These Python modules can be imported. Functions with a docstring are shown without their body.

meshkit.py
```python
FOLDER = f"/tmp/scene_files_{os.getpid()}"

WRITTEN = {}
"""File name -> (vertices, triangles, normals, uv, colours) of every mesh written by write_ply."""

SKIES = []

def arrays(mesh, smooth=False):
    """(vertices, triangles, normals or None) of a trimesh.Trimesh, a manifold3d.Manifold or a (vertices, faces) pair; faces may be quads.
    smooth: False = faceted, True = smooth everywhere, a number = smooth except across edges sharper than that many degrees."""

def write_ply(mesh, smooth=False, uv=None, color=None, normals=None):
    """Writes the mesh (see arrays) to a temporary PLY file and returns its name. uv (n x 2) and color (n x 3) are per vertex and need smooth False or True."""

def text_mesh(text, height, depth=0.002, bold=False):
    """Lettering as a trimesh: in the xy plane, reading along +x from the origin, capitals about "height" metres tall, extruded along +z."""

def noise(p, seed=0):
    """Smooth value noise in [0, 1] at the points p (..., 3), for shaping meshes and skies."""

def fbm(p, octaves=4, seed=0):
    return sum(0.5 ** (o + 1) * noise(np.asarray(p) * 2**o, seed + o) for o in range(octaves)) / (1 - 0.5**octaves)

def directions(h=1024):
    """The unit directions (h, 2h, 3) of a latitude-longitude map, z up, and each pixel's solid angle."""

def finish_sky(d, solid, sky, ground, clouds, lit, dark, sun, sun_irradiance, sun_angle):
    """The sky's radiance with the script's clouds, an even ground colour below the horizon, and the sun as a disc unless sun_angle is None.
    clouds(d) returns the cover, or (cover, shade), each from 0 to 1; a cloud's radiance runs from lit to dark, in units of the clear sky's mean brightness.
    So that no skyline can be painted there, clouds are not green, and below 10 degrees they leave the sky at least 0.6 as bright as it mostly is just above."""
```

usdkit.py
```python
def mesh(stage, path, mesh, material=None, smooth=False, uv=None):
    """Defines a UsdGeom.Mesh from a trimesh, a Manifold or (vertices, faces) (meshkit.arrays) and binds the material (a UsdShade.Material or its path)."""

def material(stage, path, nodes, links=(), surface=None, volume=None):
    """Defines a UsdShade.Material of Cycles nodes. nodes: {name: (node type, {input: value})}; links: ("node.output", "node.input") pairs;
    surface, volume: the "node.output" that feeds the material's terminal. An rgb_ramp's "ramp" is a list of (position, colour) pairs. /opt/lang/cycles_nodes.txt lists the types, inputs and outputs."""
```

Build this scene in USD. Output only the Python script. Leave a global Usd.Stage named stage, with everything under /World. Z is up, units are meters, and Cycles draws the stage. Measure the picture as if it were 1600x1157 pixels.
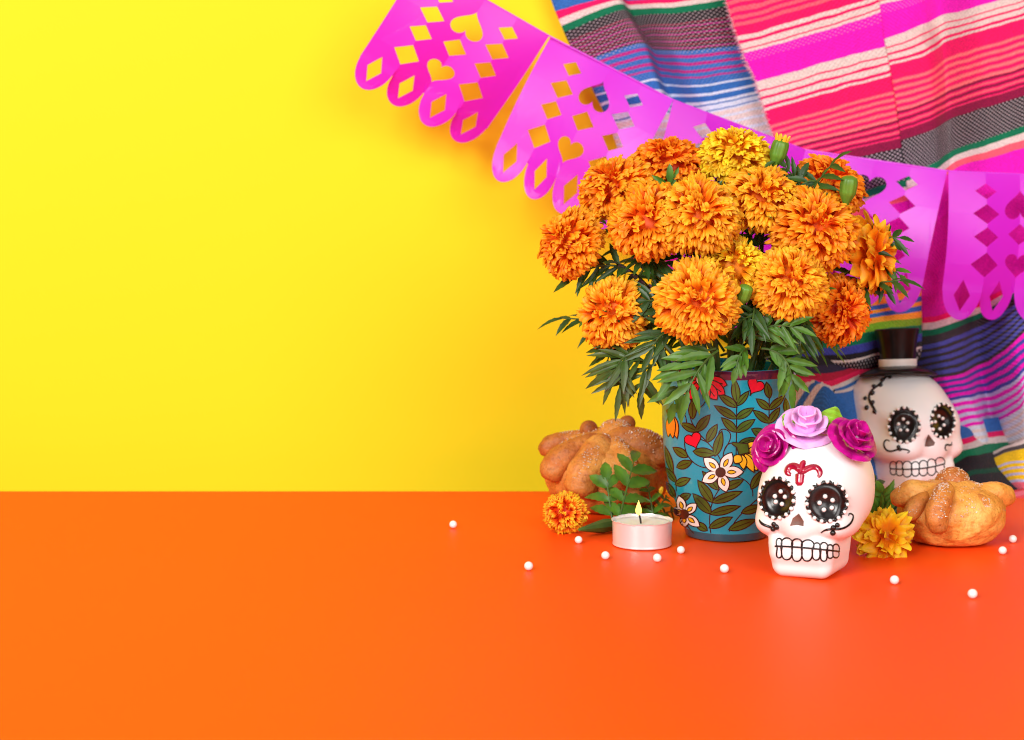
import math, random
import numpy as np, trimesh, usdkit, meshkit
from pxr import Usd, UsdGeom, UsdLux, UsdShade, Gf, Sdf, Vt
from shapely.geometry import Polygon, Point, LineString, box as sbox
from shapely import affinity
from scipy.interpolate import PchipInterpolator

stage = Usd.Stage.CreateInMemory()
UsdGeom.SetStageUpAxis(stage, 'Z')
UsdGeom.Xform.Define(stage, '/World')
rng = np.random.default_rng(7)
random.seed(7)

# ------------------------------------------------------------------ camera
CAM_H, PITCH, FPX = 0.2115, math.radians(6.0), 2667.0
cam = UsdGeom.Camera.Define(stage, '/World/camera')
cam.CreateHorizontalApertureAttr(36.0); cam.CreateVerticalApertureAttr(36.0 * 740 / 1024)
cam.CreateFocalLengthAttr(36.0 * FPX / 1600)
cam.CreateFStopAttr(9.0); cam.CreateFocusDistanceAttr(0.99)
cam.CreateClippingRangeAttr((0.02, 50.0))
cam.CreateExposureAttr(0.0)
cx = UsdGeom.Xformable(cam); cx.AddTranslateOp().Set(Gf.Vec3d(0, 0, CAM_H)); cx.AddRotateXOp().Set(90 - math.degrees(PITCH))

# ------------------------------------------------------------------ lamps: studio soft boxes out of frame
def softbox(name, pos, target, w, h, watts, color):
    L = UsdLux.RectLight.Define(stage, '/World/' + name)
    L.CreateWidthAttr(w); L.CreateHeightAttr(h); L.CreateIntensityAttr(watts); L.CreateColorAttr(Gf.Vec3f(*color))
    m = Gf.Matrix4d(); m.SetLookAt(Gf.Vec3d(*pos), Gf.Vec3d(*target), Gf.Vec3d(0, 0, 1))
    UsdGeom.Xformable(L).AddTransformOp().Set(m.GetInverse())
softbox('key_lamp', (-1.15, -1.00, 1.25), (0.05, 1.15, 0.15), 1.0, 1.0, 22.5, (1.0, 0.985, 0.96))
softbox('fill_lamp', (0.9, -1.1, 0.9), (0.0, 1.15, 0.15), 1.6, 1.2, 6.2, (1.0, 0.98, 0.97))
softbox('top_lamp', (-0.3, 0.45, 1.6), (-0.1, 1.15, 0.0), 1.4, 0.8, 1.0, (1.0, 0.99, 0.97))

# ------------------------------------------------------------------ pixel -> world (1600 x 1157 photograph coordinates)
F_ = np.array([0, math.cos(PITCH), -math.sin(PITCH)]); U_ = np.array([0, math.sin(PITCH), math.cos(PITCH)]); X_ = np.array([1.0, 0, 0])
CAM = np.array([0, 0, CAM_H])
def ray(px, py):
    px, py = np.asarray(px, float), np.asarray(py, float)
    return F_ + ((px - 800) / FPX)[..., None] * X_ + ((578.5 - py) / FPX)[..., None] * U_
def at(px, py, Y):
    d = ray(px, py); return CAM + d * (np.asarray(Y, float) / d[..., 1])[..., None]
def ground(px, py, z=0.0):
    d = ray(px, py); return CAM + d * ((z - CAM_H) / d[..., 2])[..., None]
def mm(Y): return Y / FPX          # metres per photo pixel at depth Y

# ------------------------------------------------------------------ scene helpers
used = {}
def numbered(parent, name):
    k = (parent, name); n = used.get(k, 0); used[k] = n + 1
    return f'{parent}/{name}' if n == 0 else f'{parent}/{name}_{n:03d}'
LOC = {}
def setd(p, label=None, cat=None, group=None, kind=None):
    for k, v in (('label', label), ('category', cat), ('group', group), ('kind', kind)):
        if v: p.SetCustomDataByKey(k, v)
def thing(name, label, cat, loc, group=None):
    path = numbered('/World', name)
    x = UsdGeom.Xform.Define(stage, path); x.AddTranslateOp().Set(Gf.Vec3d(*map(float, loc)))
    LOC[path] = np.asarray(loc, float)
    setd(x.GetPrim(), label, cat, group)
    return path
def obj(name, mesh, mat, parent='/World', smooth=30, uv=None, label=None, cat=None, group=None, kind=None):
    path = numbered(parent, name)
    root = '/'.join(parent.split('/')[:3])
    off = LOC.get(root, np.zeros(3)) if parent != '/World' else np.zeros(3)
    if isinstance(mesh, trimesh.Trimesh): v, f = mesh.vertices, mesh.faces
    else: v, f = mesh
    m = usdkit.mesh(stage, path, (np.asarray(v) - off, f), M[mat], smooth=(True if uv is not None and smooth else smooth), uv=uv)
    setd(m.GetPrim(), label, cat, group, kind)
    return path

M = {}
def mat(name, nodes, links=(), surface='p.BSDF'):
    M[name] = usdkit.material(stage, '/World/Looks/' + name, nodes, links, surface=surface)
def plain(name, col, rough=0.5, noise=0.0, scale=60, bump=0.0, bscale=400, **kw):
    nodes = {'p': ('principled_bsdf', {'base_color': col, 'roughness': rough, **kw})}
    links = []
    if noise or bump: nodes['g'] = ('texture_coordinate', {})
    if noise:
        nodes['n'] = ('noise_texture', {'scale': scale, 'detail': 4.0})
        lo, hi = [c * (1 - noise) for c in col], [min(1, c * (1 + noise)) for c in col]
        nodes['r'] = ('rgb_ramp', {'ramp': [(0.3, lo), (0.7, hi)]})
        links += [('g.object', 'n.vector'), ('n.fac', 'r.fac'), ('r.color', 'p.base_color')]
    if bump:
        nodes['bn'] = ('noise_texture', {'scale': bscale, 'detail': 3.0})
        nodes['b'] = ('bump', {'strength': bump, 'distance': 0.0006})
        links += [('g.object', 'bn.vector'), ('bn.fac', 'b.height'), ('b.normal', 'p.normal')]
    mat(name, nodes, links)
def set_ramp(path, stops, n=2048):
    """A stepped colour ramp with n entries: woven stripes."""
    xs = (np.arange(n) + 0.5) / n
    at_ = np.array([s[0] for s in stops]); col = np.array([s[1] for s in stops], float)
    tab = col[np.clip(np.searchsorted(at_, xs, 'right') - 1, 0, len(at_) - 1)]
    sh = stage.GetPrimAtPath(path)
    sh.GetAttribute('inputs:ramp').Set(Vt.Vec3fArray.FromNumpy(tab.astype(np.float32)))
    sh.GetAttribute('inputs:ramp_alpha').Set(Vt.FloatArray.FromNumpy(np.ones(n, np.float32)))

def grid_faces(nv, nu, wrap=False):
    f = []
    i, j = np.meshgrid(np.arange(nv - 1), np.arange(nu if wrap else nu - 1), indexing='ij')
    a = i * nu + j; b = i * nu + (j + 1) % nu; c = (i + 1) * nu + (j + 1) % nu; d = (i + 1) * nu + j
    q = np.stack([a, b, c, d], -1).reshape(-1, 4)
    return np.vstack([q[:, [0, 1, 2]], q[:, [0, 2, 3]]])
def tube(pts, rad, sides=8, caps=True, flat=None):
    p = np.asarray(pts, float); n = len(p); r = np.broadcast_to(np.asarray(rad, float), (n,))
    t = np.gradient(p, axis=0); t /= np.linalg.norm(t, axis=1, keepdims=True) + 1e-12
    a = np.zeros_like(p); ref = np.array([0, 0, 1.0]) if abs(t[0, 2]) < 0.9 else np.array([1.0, 0, 0])
    for k in range(n):
        ref = ref - t[k] * (ref @ t[k]); ref /= np.linalg.norm(ref) + 1e-12; a[k] = ref
    b = np.cross(t, a); th = np.arange(sides) * 2 * np.pi / sides
    v = p[:, None] + r[:, None, None] * (np.cos(th)[None, :, None] * a[:, None] + np.sin(th)[None, :, None] * b[:, None])
    v = v.reshape(-1, 3); f = grid_faces(n, sides, True)
    if caps:
        v = np.vstack([v, p[0], p[-1]]); m0, m1 = n * sides, n * sides + 1
        k = np.arange(sides); e = (n - 1) * sides
        f = np.vstack([f, np.stack([np.full(sides, m0), (k + 1) % sides, k], 1), np.stack([np.full(sides, m1), e + k, e + (k + 1) % sides], 1)])
    return trimesh.Trimesh(v, f, process=False)
def bez(pts, n=24):
    """Smooth curve through points (any dimension)."""
    p = np.asarray(pts, float)
    if len(p) == 2: return p[0] + (p[1] - p[0]) * np.linspace(0, 1, n)[:, None]
    s = np.r_[0, np.cumsum(np.linalg.norm(np.diff(p, axis=0), axis=1))]
    from scipy.interpolate import CubicSpline
    return CubicSpline(s, p)(np.linspace(0, s[-1], n))
def cat(ms): return trimesh.util.concatenate(list(ms))
def ball(c, r, sub=2):
    m = trimesh.creation.icosphere(sub, 1.0); m.vertices = m.vertices * np.asarray(r) + np.asarray(c); return m
def lathe(prof, n=96):
    prof = np.asarray(prof, float); th = np.arange(n) * 2 * np.pi / n
    v = np.stack([prof[:, 0, None] * np.cos(th), prof[:, 0, None] * np.sin(th), np.repeat(prof[:, 1, None], n, 1)], -1).reshape(-1, 3)
    return trimesh.Trimesh(v, grid_faces(len(prof), n, True)[:, ::-1], process=False)
def tri2d(poly, edge):
    """Shapely polygon -> refined triangulation (v2, f)."""
    gs = [g for g in getattr(poly, 'geoms', [poly]) if g.geom_type == 'Polygon' and g.area > 1e-12]
    V, Fc, n = [], [], 0
    for g in gs:
        g = g.segmentize(edge)
        v, f = trimesh.creation.triangulate_polygon(g, engine='earcut')
        v3 = np.c_[v, np.zeros(len(v))]
        v3, f = trimesh.remesh.subdivide_to_size(v3, f, edge * 1.6, max_iter=8)
        V.append(v3[:, :2]); Fc.append(f + n); n += len(v3)
    if not V: return np.zeros((0, 2)), np.zeros((0, 3), int)
    V, Fc = np.vstack(V), np.vstack(Fc)
    a, b, c = V[Fc[:, 0]], V[Fc[:, 1]], V[Fc[:, 2]]
    flip = ((b - a)[:, 0] * (c - a)[:, 1] - (b - a)[:, 1] * (c - a)[:, 0]) < 0
    Fc[flip] = Fc[flip][:, ::-1]
    return V, Fc

# ------------------------------------------------------------------ materials
plain('orange_table', (0.94, 0.080, 0.004), 0.46, noise=0.02, scale=3, bump=0.10, bscale=1300, specular_ior_level=0.24)
plain('yellow_wall', (0.94, 0.69, 0.010), 0.62, noise=0.012, scale=2, bump=0.08, bscale=700, specular_ior_level=0.15)
plain('white_ceramic', (0.88, 0.86, 0.85), 0.36, noise=0.03, scale=40, bump=0.10, bscale=160)
plain('black_paint', (0.012, 0.009, 0.008), 0.22)
plain('eye_black', (0.010, 0.006, 0.006), 0.24, bump=0.3, bscale=120)
plain('white_paint', (0.86, 0.84, 0.82), 0.35)
plain('nose_shadow', (0.16, 0.085, 0.065), 0.6, noise=0.3, scale=200)
plain('red_gloss', (0.36, 0.006, 0.035), 0.15, noise=0.25, scale=250, coat_weight=0.6)
plain('magenta_resin', (0.46, 0.006, 0.22), 0.20, noise=0.35, scale=150, bump=0.15, bscale=300)
plain('lilac_resin', (0.84, 0.42, 0.80), 0.4, noise=0.25, scale=120, bump=0.1, bscale=300)
plain('leaf_resin', (0.25, 0.50, 0.03), 0.35, noise=0.25, scale=150)
plain('hat_black', (0.009, 0.007, 0.007), 0.26, noise=0.3, scale=80, bump=0.1, specular_ior_level=0.22)
plain('cream_band', (0.80, 0.74, 0.68), 0.45)
plain('wax', (0.86, 0.78, 0.70), 0.35, subsurface_weight=0.3, subsurface_scale=0.004)
plain('candle_cup', (0.88, 0.82, 0.82), 0.34, metallic=0.45, bump=0.12, bscale=300)
plain('wick_black', (0.02, 0.015, 0.012), 0.8)
mat('flame', {'e': ('emission', {'color': (1.0, 0.56, 0.11), 'strength': 3.4})}, surface='e.emission')
mat('flame_core', {'e': ('emission', {'color': (1.0, 0.86, 0.55), 'strength': 14.0})}, surface='e.emission')
plain('pearl', (0.88, 0.78, 0.76), 0.28, coat_weight=0.4, coat_roughness=0.15)
plain('vase_glass', (0.006, 0.30, 0.42), 0.22, noise=0.12, scale=18, coat_weight=0.3, coat_roughness=0.05)
plain('vase_rim', (0.10, 0.015, 0.05), 0.10, coat_weight=0.6)
plain('vase_base', (0.008, 0.085, 0.12), 0.06, coat_weight=0.8)
plain('print_outline', (0.030, 0.010, 0.008), 0.2)
plain('print_green', (0.055, 0.100, 0.012), 0.22, noise=0.35, scale=90)
plain('print_red', (0.74, 0.008, 0.03), 0.2)
plain('print_orange', (0.85, 0.22, 0.015), 0.2)
plain('print_yellow', (0.88, 0.50, 0.02), 0.2)
plain('print_white', (0.86, 0.80, 0.74), 0.2)
plain('print_brown', (0.055, 0.02, 0.012), 0.3)
plain('print_teal', (0.012, 0.20, 0.30), 0.2)
plain('bud_green', (0.10, 0.24, 0.02), 0.45, noise=0.3, scale=120)
plain('bud_tip', (0.85, 0.50, 0.02), 0.5)
plain('stem_green', (0.05, 0.11, 0.015), 0.5, noise=0.3, scale=90)
plain('sugar', (0.88, 0.70, 0.56), 0.2, transmission_weight=0.3)
plain('fringe_pink', (0.85, 0.45, 0.55), 0.9)

def leaf_mat(name, c0, c1, tip):
    mat(name, {'a': ('attribute', {'attribute': 'st'}), 's': ('separate_xyz', {}), 'r': ('rgb_ramp', {'ramp': [(0.0, c0), (0.7, c1), (0.9, c1), (1.0, tip)]}),
               't': ('texture_coordinate', {}), 'n': ('noise_texture', {'scale': 140.0, 'detail': 3.0}), 'nr': ('rgb_ramp', {'ramp': [(0.25, (0.6, 0.6, 0.6)), (0.75, (1.25, 1.25, 1.15))]}),
               'mx': ('mix', {'mix_type': 'multiply', 'fac': 1.0}), 'p': ('principled_bsdf', {'roughness': 0.42, 'specular_ior_level': 0.45}),
               'tr': ('translucent_bsdf', {}), 'm': ('mix_closure', {'fac': 0.22})},
        [('a.vector', 's.vector'), ('s.y', 'r.fac'), ('t.object', 'n.vector'), ('n.fac', 'nr.fac'), ('r.color', 'mx.color1'), ('nr.color', 'mx.color2'),
         ('mx.color', 'p.base_color'), ('mx.color', 'tr.color'), ('p.BSDF', 'm.closure1'), ('tr.BSDF', 'm.closure2')], surface='m.closure')
leaf_mat('leaf_green', (0.06, 0.17, 0.018), (0.09, 0.235, 0.022), (0.16, 0.13, 0.03))
leaf_mat('leaf_dark', (0.026, 0.08, 0.014), (0.038, 0.105, 0.016), (0.05, 0.05, 0.012))
leaf_mat('leaf_brown', (0.05, 0.13, 0.02), (0.075, 0.12, 0.02), (0.13, 0.05, 0.015))
def petal_mat(name, base, mid, tip):
    mat(name, {'a': ('attribute', {'attribute': 'st'}), 's': ('separate_xyz', {}), 'r': ('rgb_ramp', {'ramp': [(0.0, base), (0.45, base), (0.72, mid), (0.93, tip)]}),
               't': ('texture_coordinate', {}), 'n': ('noise_texture', {'scale': 110.0, 'detail': 2.0}), 'nr': ('rgb_ramp', {'ramp': [(0.3, (0.82, 0.70, 0.7)), (0.7, (1.1, 1.25, 1.0))]}),
               'mx': ('mix', {'mix_type': 'multiply', 'fac': 1.0}),
               'p': ('principled_bsdf', {'roughness': 0.5, 'specular_ior_level': 0.3}), 'tr': ('translucent_bsdf', {}), 'm': ('mix_closure', {'fac': 0.26})},
        [('a.vector', 's.vector'), ('s.y', 'r.fac'), ('t.object', 'n.vector'), ('n.fac', 'nr.fac'), ('r.color', 'mx.color1'), ('nr.color', 'mx.color2'),
         ('mx.color', 'p.base_color'), ('mx.color', 'tr.color'), ('p.BSDF', 'm.closure1'), ('tr.BSDF', 'm.closure2')], surface='m.closure')
petal_mat('petal_orange', (0.92, 0.12, 0.004), (0.96, 0.27, 0.006), (0.97, 0.43, 0.02))
petal_mat('petal_deep', (0.9, 0.08, 0.004), (0.96, 0.19, 0.005), (0.97, 0.33, 0.015))
petal_mat('petal_gold', (0.94, 0.18, 0.005), (0.96, 0.35, 0.008), (0.97, 0.53, 0.03))
petal_mat('petal_yellow', (0.92, 0.28, 0.006), (0.96, 0.52, 0.008), (0.97, 0.72, 0.03))
petal_mat('petal_mixed', (0.85, 0.06, 0.004), (0.92, 0.20, 0.006), (0.95, 0.62, 0.03))

mat('paper_magenta', {'p': ('principled_bsdf', {'base_color': (0.77, 0.034, 0.93), 'roughness': 0.38, 'specular_ior_level': 0.95}),
                      't': ('texture_coordinate', {}), 'bn': ('noise_texture', {'scale': 700.0, 'detail': 2.0}), 'b': ('bump', {'strength': 0.05, 'distance': 0.0005}),
                      'tr': ('translucent_bsdf', {'color': (0.93, 0.022, 0.95)}), 'm': ('mix_closure', {'fac': 0.56})},
    [('t.object', 'bn.vector'), ('bn.fac', 'b.height'), ('b.normal', 'p.normal'), ('p.BSDF', 'm.closure1'), ('tr.BSDF', 'm.closure2')], surface='m.closure')
def crust_mat(name, lo, mid, hi):
    mat(name, {'t': ('texture_coordinate', {}), 'n': ('noise_texture', {'scale': 42.0, 'detail': 6.0, 'roughness': 0.65, 'distortion': 0.6}), 'r': ('rgb_ramp', {'ramp': [(0.30, lo), (0.48, mid), (0.66, hi)]}),
               'f': ('noise_texture', {'scale': 420.0, 'detail': 4.0, 'roughness': 0.7}), 'fr': ('rgb_ramp', {'ramp': [(0.30, (0.55, 0.45, 0.4)), (0.46, (1.0, 1.0, 1.0)), (0.75, (1.12, 1.1, 1.05))]}), 'mx': ('mix', {'mix_type': 'multiply', 'fac': 0.85}),
               'n2': ('noise_texture', {'scale': 190.0, 'detail': 5.0, 'roughness': 0.65}), 'b': ('bump', {'strength': 0.9, 'distance': 0.0016}), 'p': ('principled_bsdf', {'roughness': 0.42, 'specular_ior_level': 0.35})},
        [('t.object', 'n.vector'), ('n.fac', 'r.fac'), ('t.object', 'f.vector'), ('f.fac', 'fr.fac'), ('r.color', 'mx.color1'), ('fr.color', 'mx.color2'), ('mx.color', 'p.base_color'), ('t.object', 'n2.vector'), ('n2.fac', 'b.height'), ('b.normal', 'p.normal')])
crust_mat('bread_crust', (0.50, 0.15, 0.025), (0.74, 0.32, 0.06), (0.86, 0.50, 0.13))
crust_mat('bread_brown', (0.26, 0.065, 0.014), (0.44, 0.13, 0.026), (0.60, 0.22, 0.045))
crust_mat('bread_mid', (0.36, 0.10, 0.018), (0.58, 0.20, 0.038), (0.74, 0.33, 0.075))
crust_mat('bread_dark', (0.20, 0.045, 0.010), (0.34, 0.09, 0.02), (0.50, 0.16, 0.035))

# ------------------------------------------------------------------ setting: table and wall
edgeY = float(ground(800, 768)[1])
def rbox(x0, x1, y0, y1, z0, z1):
    m = trimesh.creation.box((x1 - x0, y1 - y0, z1 - z0)); m.apply_translation(((x0 + x1) / 2, (y0 + y1) / 2, (z0 + z1) / 2)); return m
WALLY = 1.308
obj('table', rbox(-1.3, 1.3, 0.15, edgeY, -0.03, 0.0), 'orange_table', kind='structure', smooth=False, label='smooth bright orange table top')
obj('wall', rbox(-2.2, 2.2, WALLY, WALLY + 0.02, -1.0, 1.9), 'yellow_wall', kind='structure', smooth=False, label='plain bright yellow background wall')

# ------------------------------------------------------------------ woven blankets
CREAM, RED, CORAL, MAG, MAROON = (0.70, 0.58, 0.54), (0.80, 0.007, 0.125), (0.88, 0.11, 0.16), (0.80, 0.008, 0.48), (0.24, 0.006, 0.05)
BLACK, GREEN, NAVY, BLUE, LAV = (0.018, 0.014, 0.018), (0.004, 0.17, 0.075), (0.05, 0.06, 0.36), (0.03, 0.14, 0.44), (0.50, 0.50, 0.74)
PALE, ORANGE, LIME, YEL, PINK = (0.62, 0.68, 0.80), (0.90, 0.36, 0.03), (0.20, 0.42, 0.02), (0.90, 0.58, 0.01), (0.85, 0.15, 0.22)
def wool(name, stops, length_m, speck=()):
    """stops: (v, colour) steps; speck: (v0, v1, amount) where pale warp threads show."""
    mat(name, {'a': ('attribute', {'attribute': 'st'}), 's': ('separate_xyz', {}),
               't': ('texture_coordinate', {}), 'wob': ('noise_texture', {'scale': 45.0, 'detail': 3.0}), 'wm': ('math', {'math_type': 'multiply_add', 'value2': 0.0035 / length_m, 'value3': -0.00175 / length_m}),
               'va': ('math', {'math_type': 'add'}), 'ramp': ('rgb_ramp', {'ramp': [(0, CREAM), (1, CREAM)]}), 'sp': ('rgb_ramp', {'ramp': [(0, (0, 0, 0)), (1, (0, 0, 0))]}),
               'mu': ('math', {'math_type': 'multiply', 'value2': 2 * math.pi / 0.0030}), 'su': ('math', {'math_type': 'sine'}),
               'mv': ('math', {'math_type': 'multiply', 'value2': 2 * math.pi * length_m / 0.0030}), 'sv': ('math', {'math_type': 'sine'}),
               'pr': ('math', {'math_type': 'multiply'}), 'mr': ('map_range', {'from_min': 0.3, 'from_max': 0.75, 'clamp': True}),
               'fa': ('math', {'math_type': 'multiply'}), 'mix': ('mix', {'color2': (0.70, 0.60, 0.62)}),
               'fz': ('noise_texture', {'scale': 900.0, 'detail': 3.0}), 'fr': ('rgb_ramp', {'ramp': [(0.25, (0.72, 0.72, 0.72)), (0.75, (1.22, 1.22, 1.22))]}), 'mx': ('mix', {'mix_type': 'multiply', 'fac': 1.0}),
               'hh': ('math', {'math_type': 'multiply_add', 'value2': 0.6}), 'b': ('bump', {'strength': 0.55, 'distance': 0.0009}),
               'p': ('principled_bsdf', {'roughness': 0.85, 'sheen_weight': 0.06, 'specular_ior_level': 0.2})},
        [('a.vector', 's.vector'), ('t.object', 'wob.vector'), ('wob.fac', 'wm.value1'), ('s.y', 'va.value1'), ('wm.value', 'va.value2'), ('va.value', 'ramp.fac'), ('va.value', 'sp.fac'),
         ('s.x', 'mu.value1'), ('mu.value', 'su.value1'), ('s.y', 'mv.value1'), ('mv.value', 'sv.value1'), ('su.value', 'pr.value1'), ('sv.value', 'pr.value2'), ('pr.value', 'mr.value'),
         ('mr.result', 'fa.value1'), ('sp.color', 'fa.value2'), ('fa.value', 'mix.fac'), ('ramp.color', 'mix.color1'), ('t.object', 'fz.vector'), ('fz.fac', 'fr.fac'),
         ('mix.color', 'mx.color1'), ('fr.color', 'mx.color2'), ('mx.color', 'p.base_color'), ('pr.value', 'hh.value1'), ('fz.fac', 'hh.value3'), ('hh.value', 'b.height'), ('b.normal', 'p.normal')])
    set_ramp(f'/World/Looks/{name}/ramp', stops)
    sp = [(0.0, (0, 0, 0))]
    for v0, v1, a in speck: sp += [(v0, (a, a, a)), (v1, (0, 0, 0))]
    set_ramp(f'/World/Looks/{name}/sp', sp)
def cloth(rows, vs, nu, nv, ripple=0.0, seed=1, thick=0.0016, width_m=None, wav=None):
    """rows: lists of (px, py, Y) with equal counts; vs: the stripe coordinate of each row. Returns solid mesh and uv."""
    P = np.array([[at(*c) for c in r] for r in rows])           # R,C,3
    tu, tv = np.linspace(0, 1, P.shape[1]), np.asarray(vs, float)
    uu, vv = np.linspace(0, 1, nu), np.linspace(tv[0], tv[-1], nv)
    G = PchipInterpolator(tu, P, axis=1)(uu); G = PchipInterpolator(tv, G, axis=0)(vv)   # nv,nu,3
    for _ in range(3):                                                                      # soften creases
        G[1:-1, 1:-1] = 0.5 * G[1:-1, 1:-1] + 0.125 * (G[:-2, 1:-1] + G[2:, 1:-1] + G[1:-1, :-2] + G[1:-1, 2:])
    def normals(G):
        n = np.cross(np.gradient(G, axis=1), np.gradient(G, axis=0)); n /= np.linalg.norm(n, axis=2, keepdims=True) + 1e-12
        return n * np.where(n[..., 1:2] > 0, -1, 1)
    N = normals(G)
    w = width_m or np.linalg.norm(np.diff(G[nv // 2], axis=0), axis=1).sum()
    if ripple:
        U, V = np.meshgrid(uu * w, vv, indexing='ij'); q = np.stack([U.T * 32, V.T * 5 + 3, np.full_like(U.T, seed * 7.3)], -1)
        G = G + N * ((meshkit.fbm(q, 3, seed) - 0.5) * 2 * ripple)[..., None]
    if wav is not None: G = G + N * wav(*np.meshgrid(uu, vv))[..., None]
    N = normals(G)
    top, bot = G.reshape(-1, 3), (G - N * thick).reshape(-1, 3)
    f = grid_faces(nv, nu); n = nv * nu
    a, b = top[f[0]], None
    nn = np.cross(top[f[len(f)//4, 1]] - top[f[len(f)//4, 0]], top[f[len(f)//4, 2]] - top[f[len(f)//4, 0]])
    if nn[1] > 0: f = f[:, ::-1]
    ring = np.r_[np.arange(nu), np.arange(1, nv) * nu + nu - 1, (nv - 1) * nu + np.arange(nu - 2, -1, -1), np.arange(nv - 2, 0, -1) * nu]
    r2 = np.roll(ring, -1)
    side = np.vstack([np.stack([ring, r2, r2 + n], 1), np.stack([ring, r2 + n, ring + n], 1)])
    uv = np.stack(np.meshgrid(uu * w, vv), -1).reshape(-1, 2)
    return (np.vstack([top, bot]), np.vstack([f, f[:, ::-1] + n, side])), np.vstack([uv, uv]), G

# --- left blanket, hanging behind the garland
def lines(v0, v1, cols, n, ratio=None):
    """n repeats of the colours between v0 and v1."""
    out = []; k = len(cols); ratio = np.array(ratio or [1] * k, float); ratio = np.cumsum(np.r_[0, ratio]) / ratio.sum()
    for i in range(n):
        for j in range(k): out.append((v0 + (v1 - v0) * (i + ratio[j]) / n, cols[j]))
    return out
A_rows = [
 [(848,-45,1.29),(950,-66,1.295),(975,-62,1.30),(1035,-66,1.285),(1130,-80,1.29),(1230,-95,1.30)],
 [(868,19,1.29),(963,-6,1.283),(982,2,1.30),(1035,-2,1.283),(1130,-16,1.288),(1230,-30,1.30)],
 [(878,42,1.29),(968,6,1.283),(984,15,1.30),(1037,12,1.283),(1132,0,1.288),(1230,-14,1.30)],
 [(882,52,1.29),(972,16,1.283),(988,25,1.30),(1040,22,1.283),(1135,10,1.288),(1230,-3,1.30)],
 [(905,100,1.29),(1002,68,1.281),(1020,78,1.302),(1062,79,1.281),(1150,72,1.287),(1230,58,1.30)],
 [(930,148,1.29),(1022,124,1.281),(1042,132,1.302),(1090,133,1.280),(1170,121,1.286),(1232,110,1.30)],
 [(952,196,1.29),(1040,178,1.281),(1064,184,1.302),(1115,176,1.280),(1185,160,1.286),(1240,148,1.30)],
 [(968,240,1.29),(1052,228,1.281),(1075,232,1.302),(1125,224,1.280),(1195,208,1.286),(1250,196,1.30)],
 [(1010,330,1.29),(1080,325,1.282),(1105,326,1.302),(1150,318,1.284),(1215,300,1.288),(1280,285,1.30)],
 [(1075,520,1.29),(1130,515,1.285),(1155,515,1.30),(1200,510,1.287),(1260,495,1.29),(1330,480,1.30)]]
A_v = [0, .12, .16, .18, .29, .40, .50, .58, .76, 1.0]
A_st = [(0, BLUE), (.10, BLUE), (.12, RED), (.14, CREAM), (.16, GREEN), (.18, BLACK)]
A_st += lines(.21, .29, [MAROON, BLACK, (0.42, 0.01, 0.20), BLACK], 4, [1, 1.4, 1, 1.2]) + lines(.29, .36, [BLUE, (0.45, 0.01, 0.20)], 3, [1.5, 1]) + [(.36, BLUE), (.372, (0.45, 0.01, 0.2)), (.378, BLUE)]
A_st += [(.40, PALE), (.406, BLUE), (.43, PALE), (.44, BLUE), (.46, PALE), (.47, BLUE), (.475, PALE), (.49, BLUE), (.494, PALE)] + lines(.50, .58, [CREAM, PALE], 4, [2, 1]) + [(.58, CREAM), (.62, BLACK), (.70, GREEN), (.72, RED), (.80, MAG)]
wool('wool_left', A_st, 0.26, [(.18, .30, 0.55), (.30, .40, 0.15)])
bl = thing('striped_blanket', 'woven blanket with blue, black and white stripes hanging at the left behind the paper garland', 'blanket', at(1000, 520, 1.29))
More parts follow.
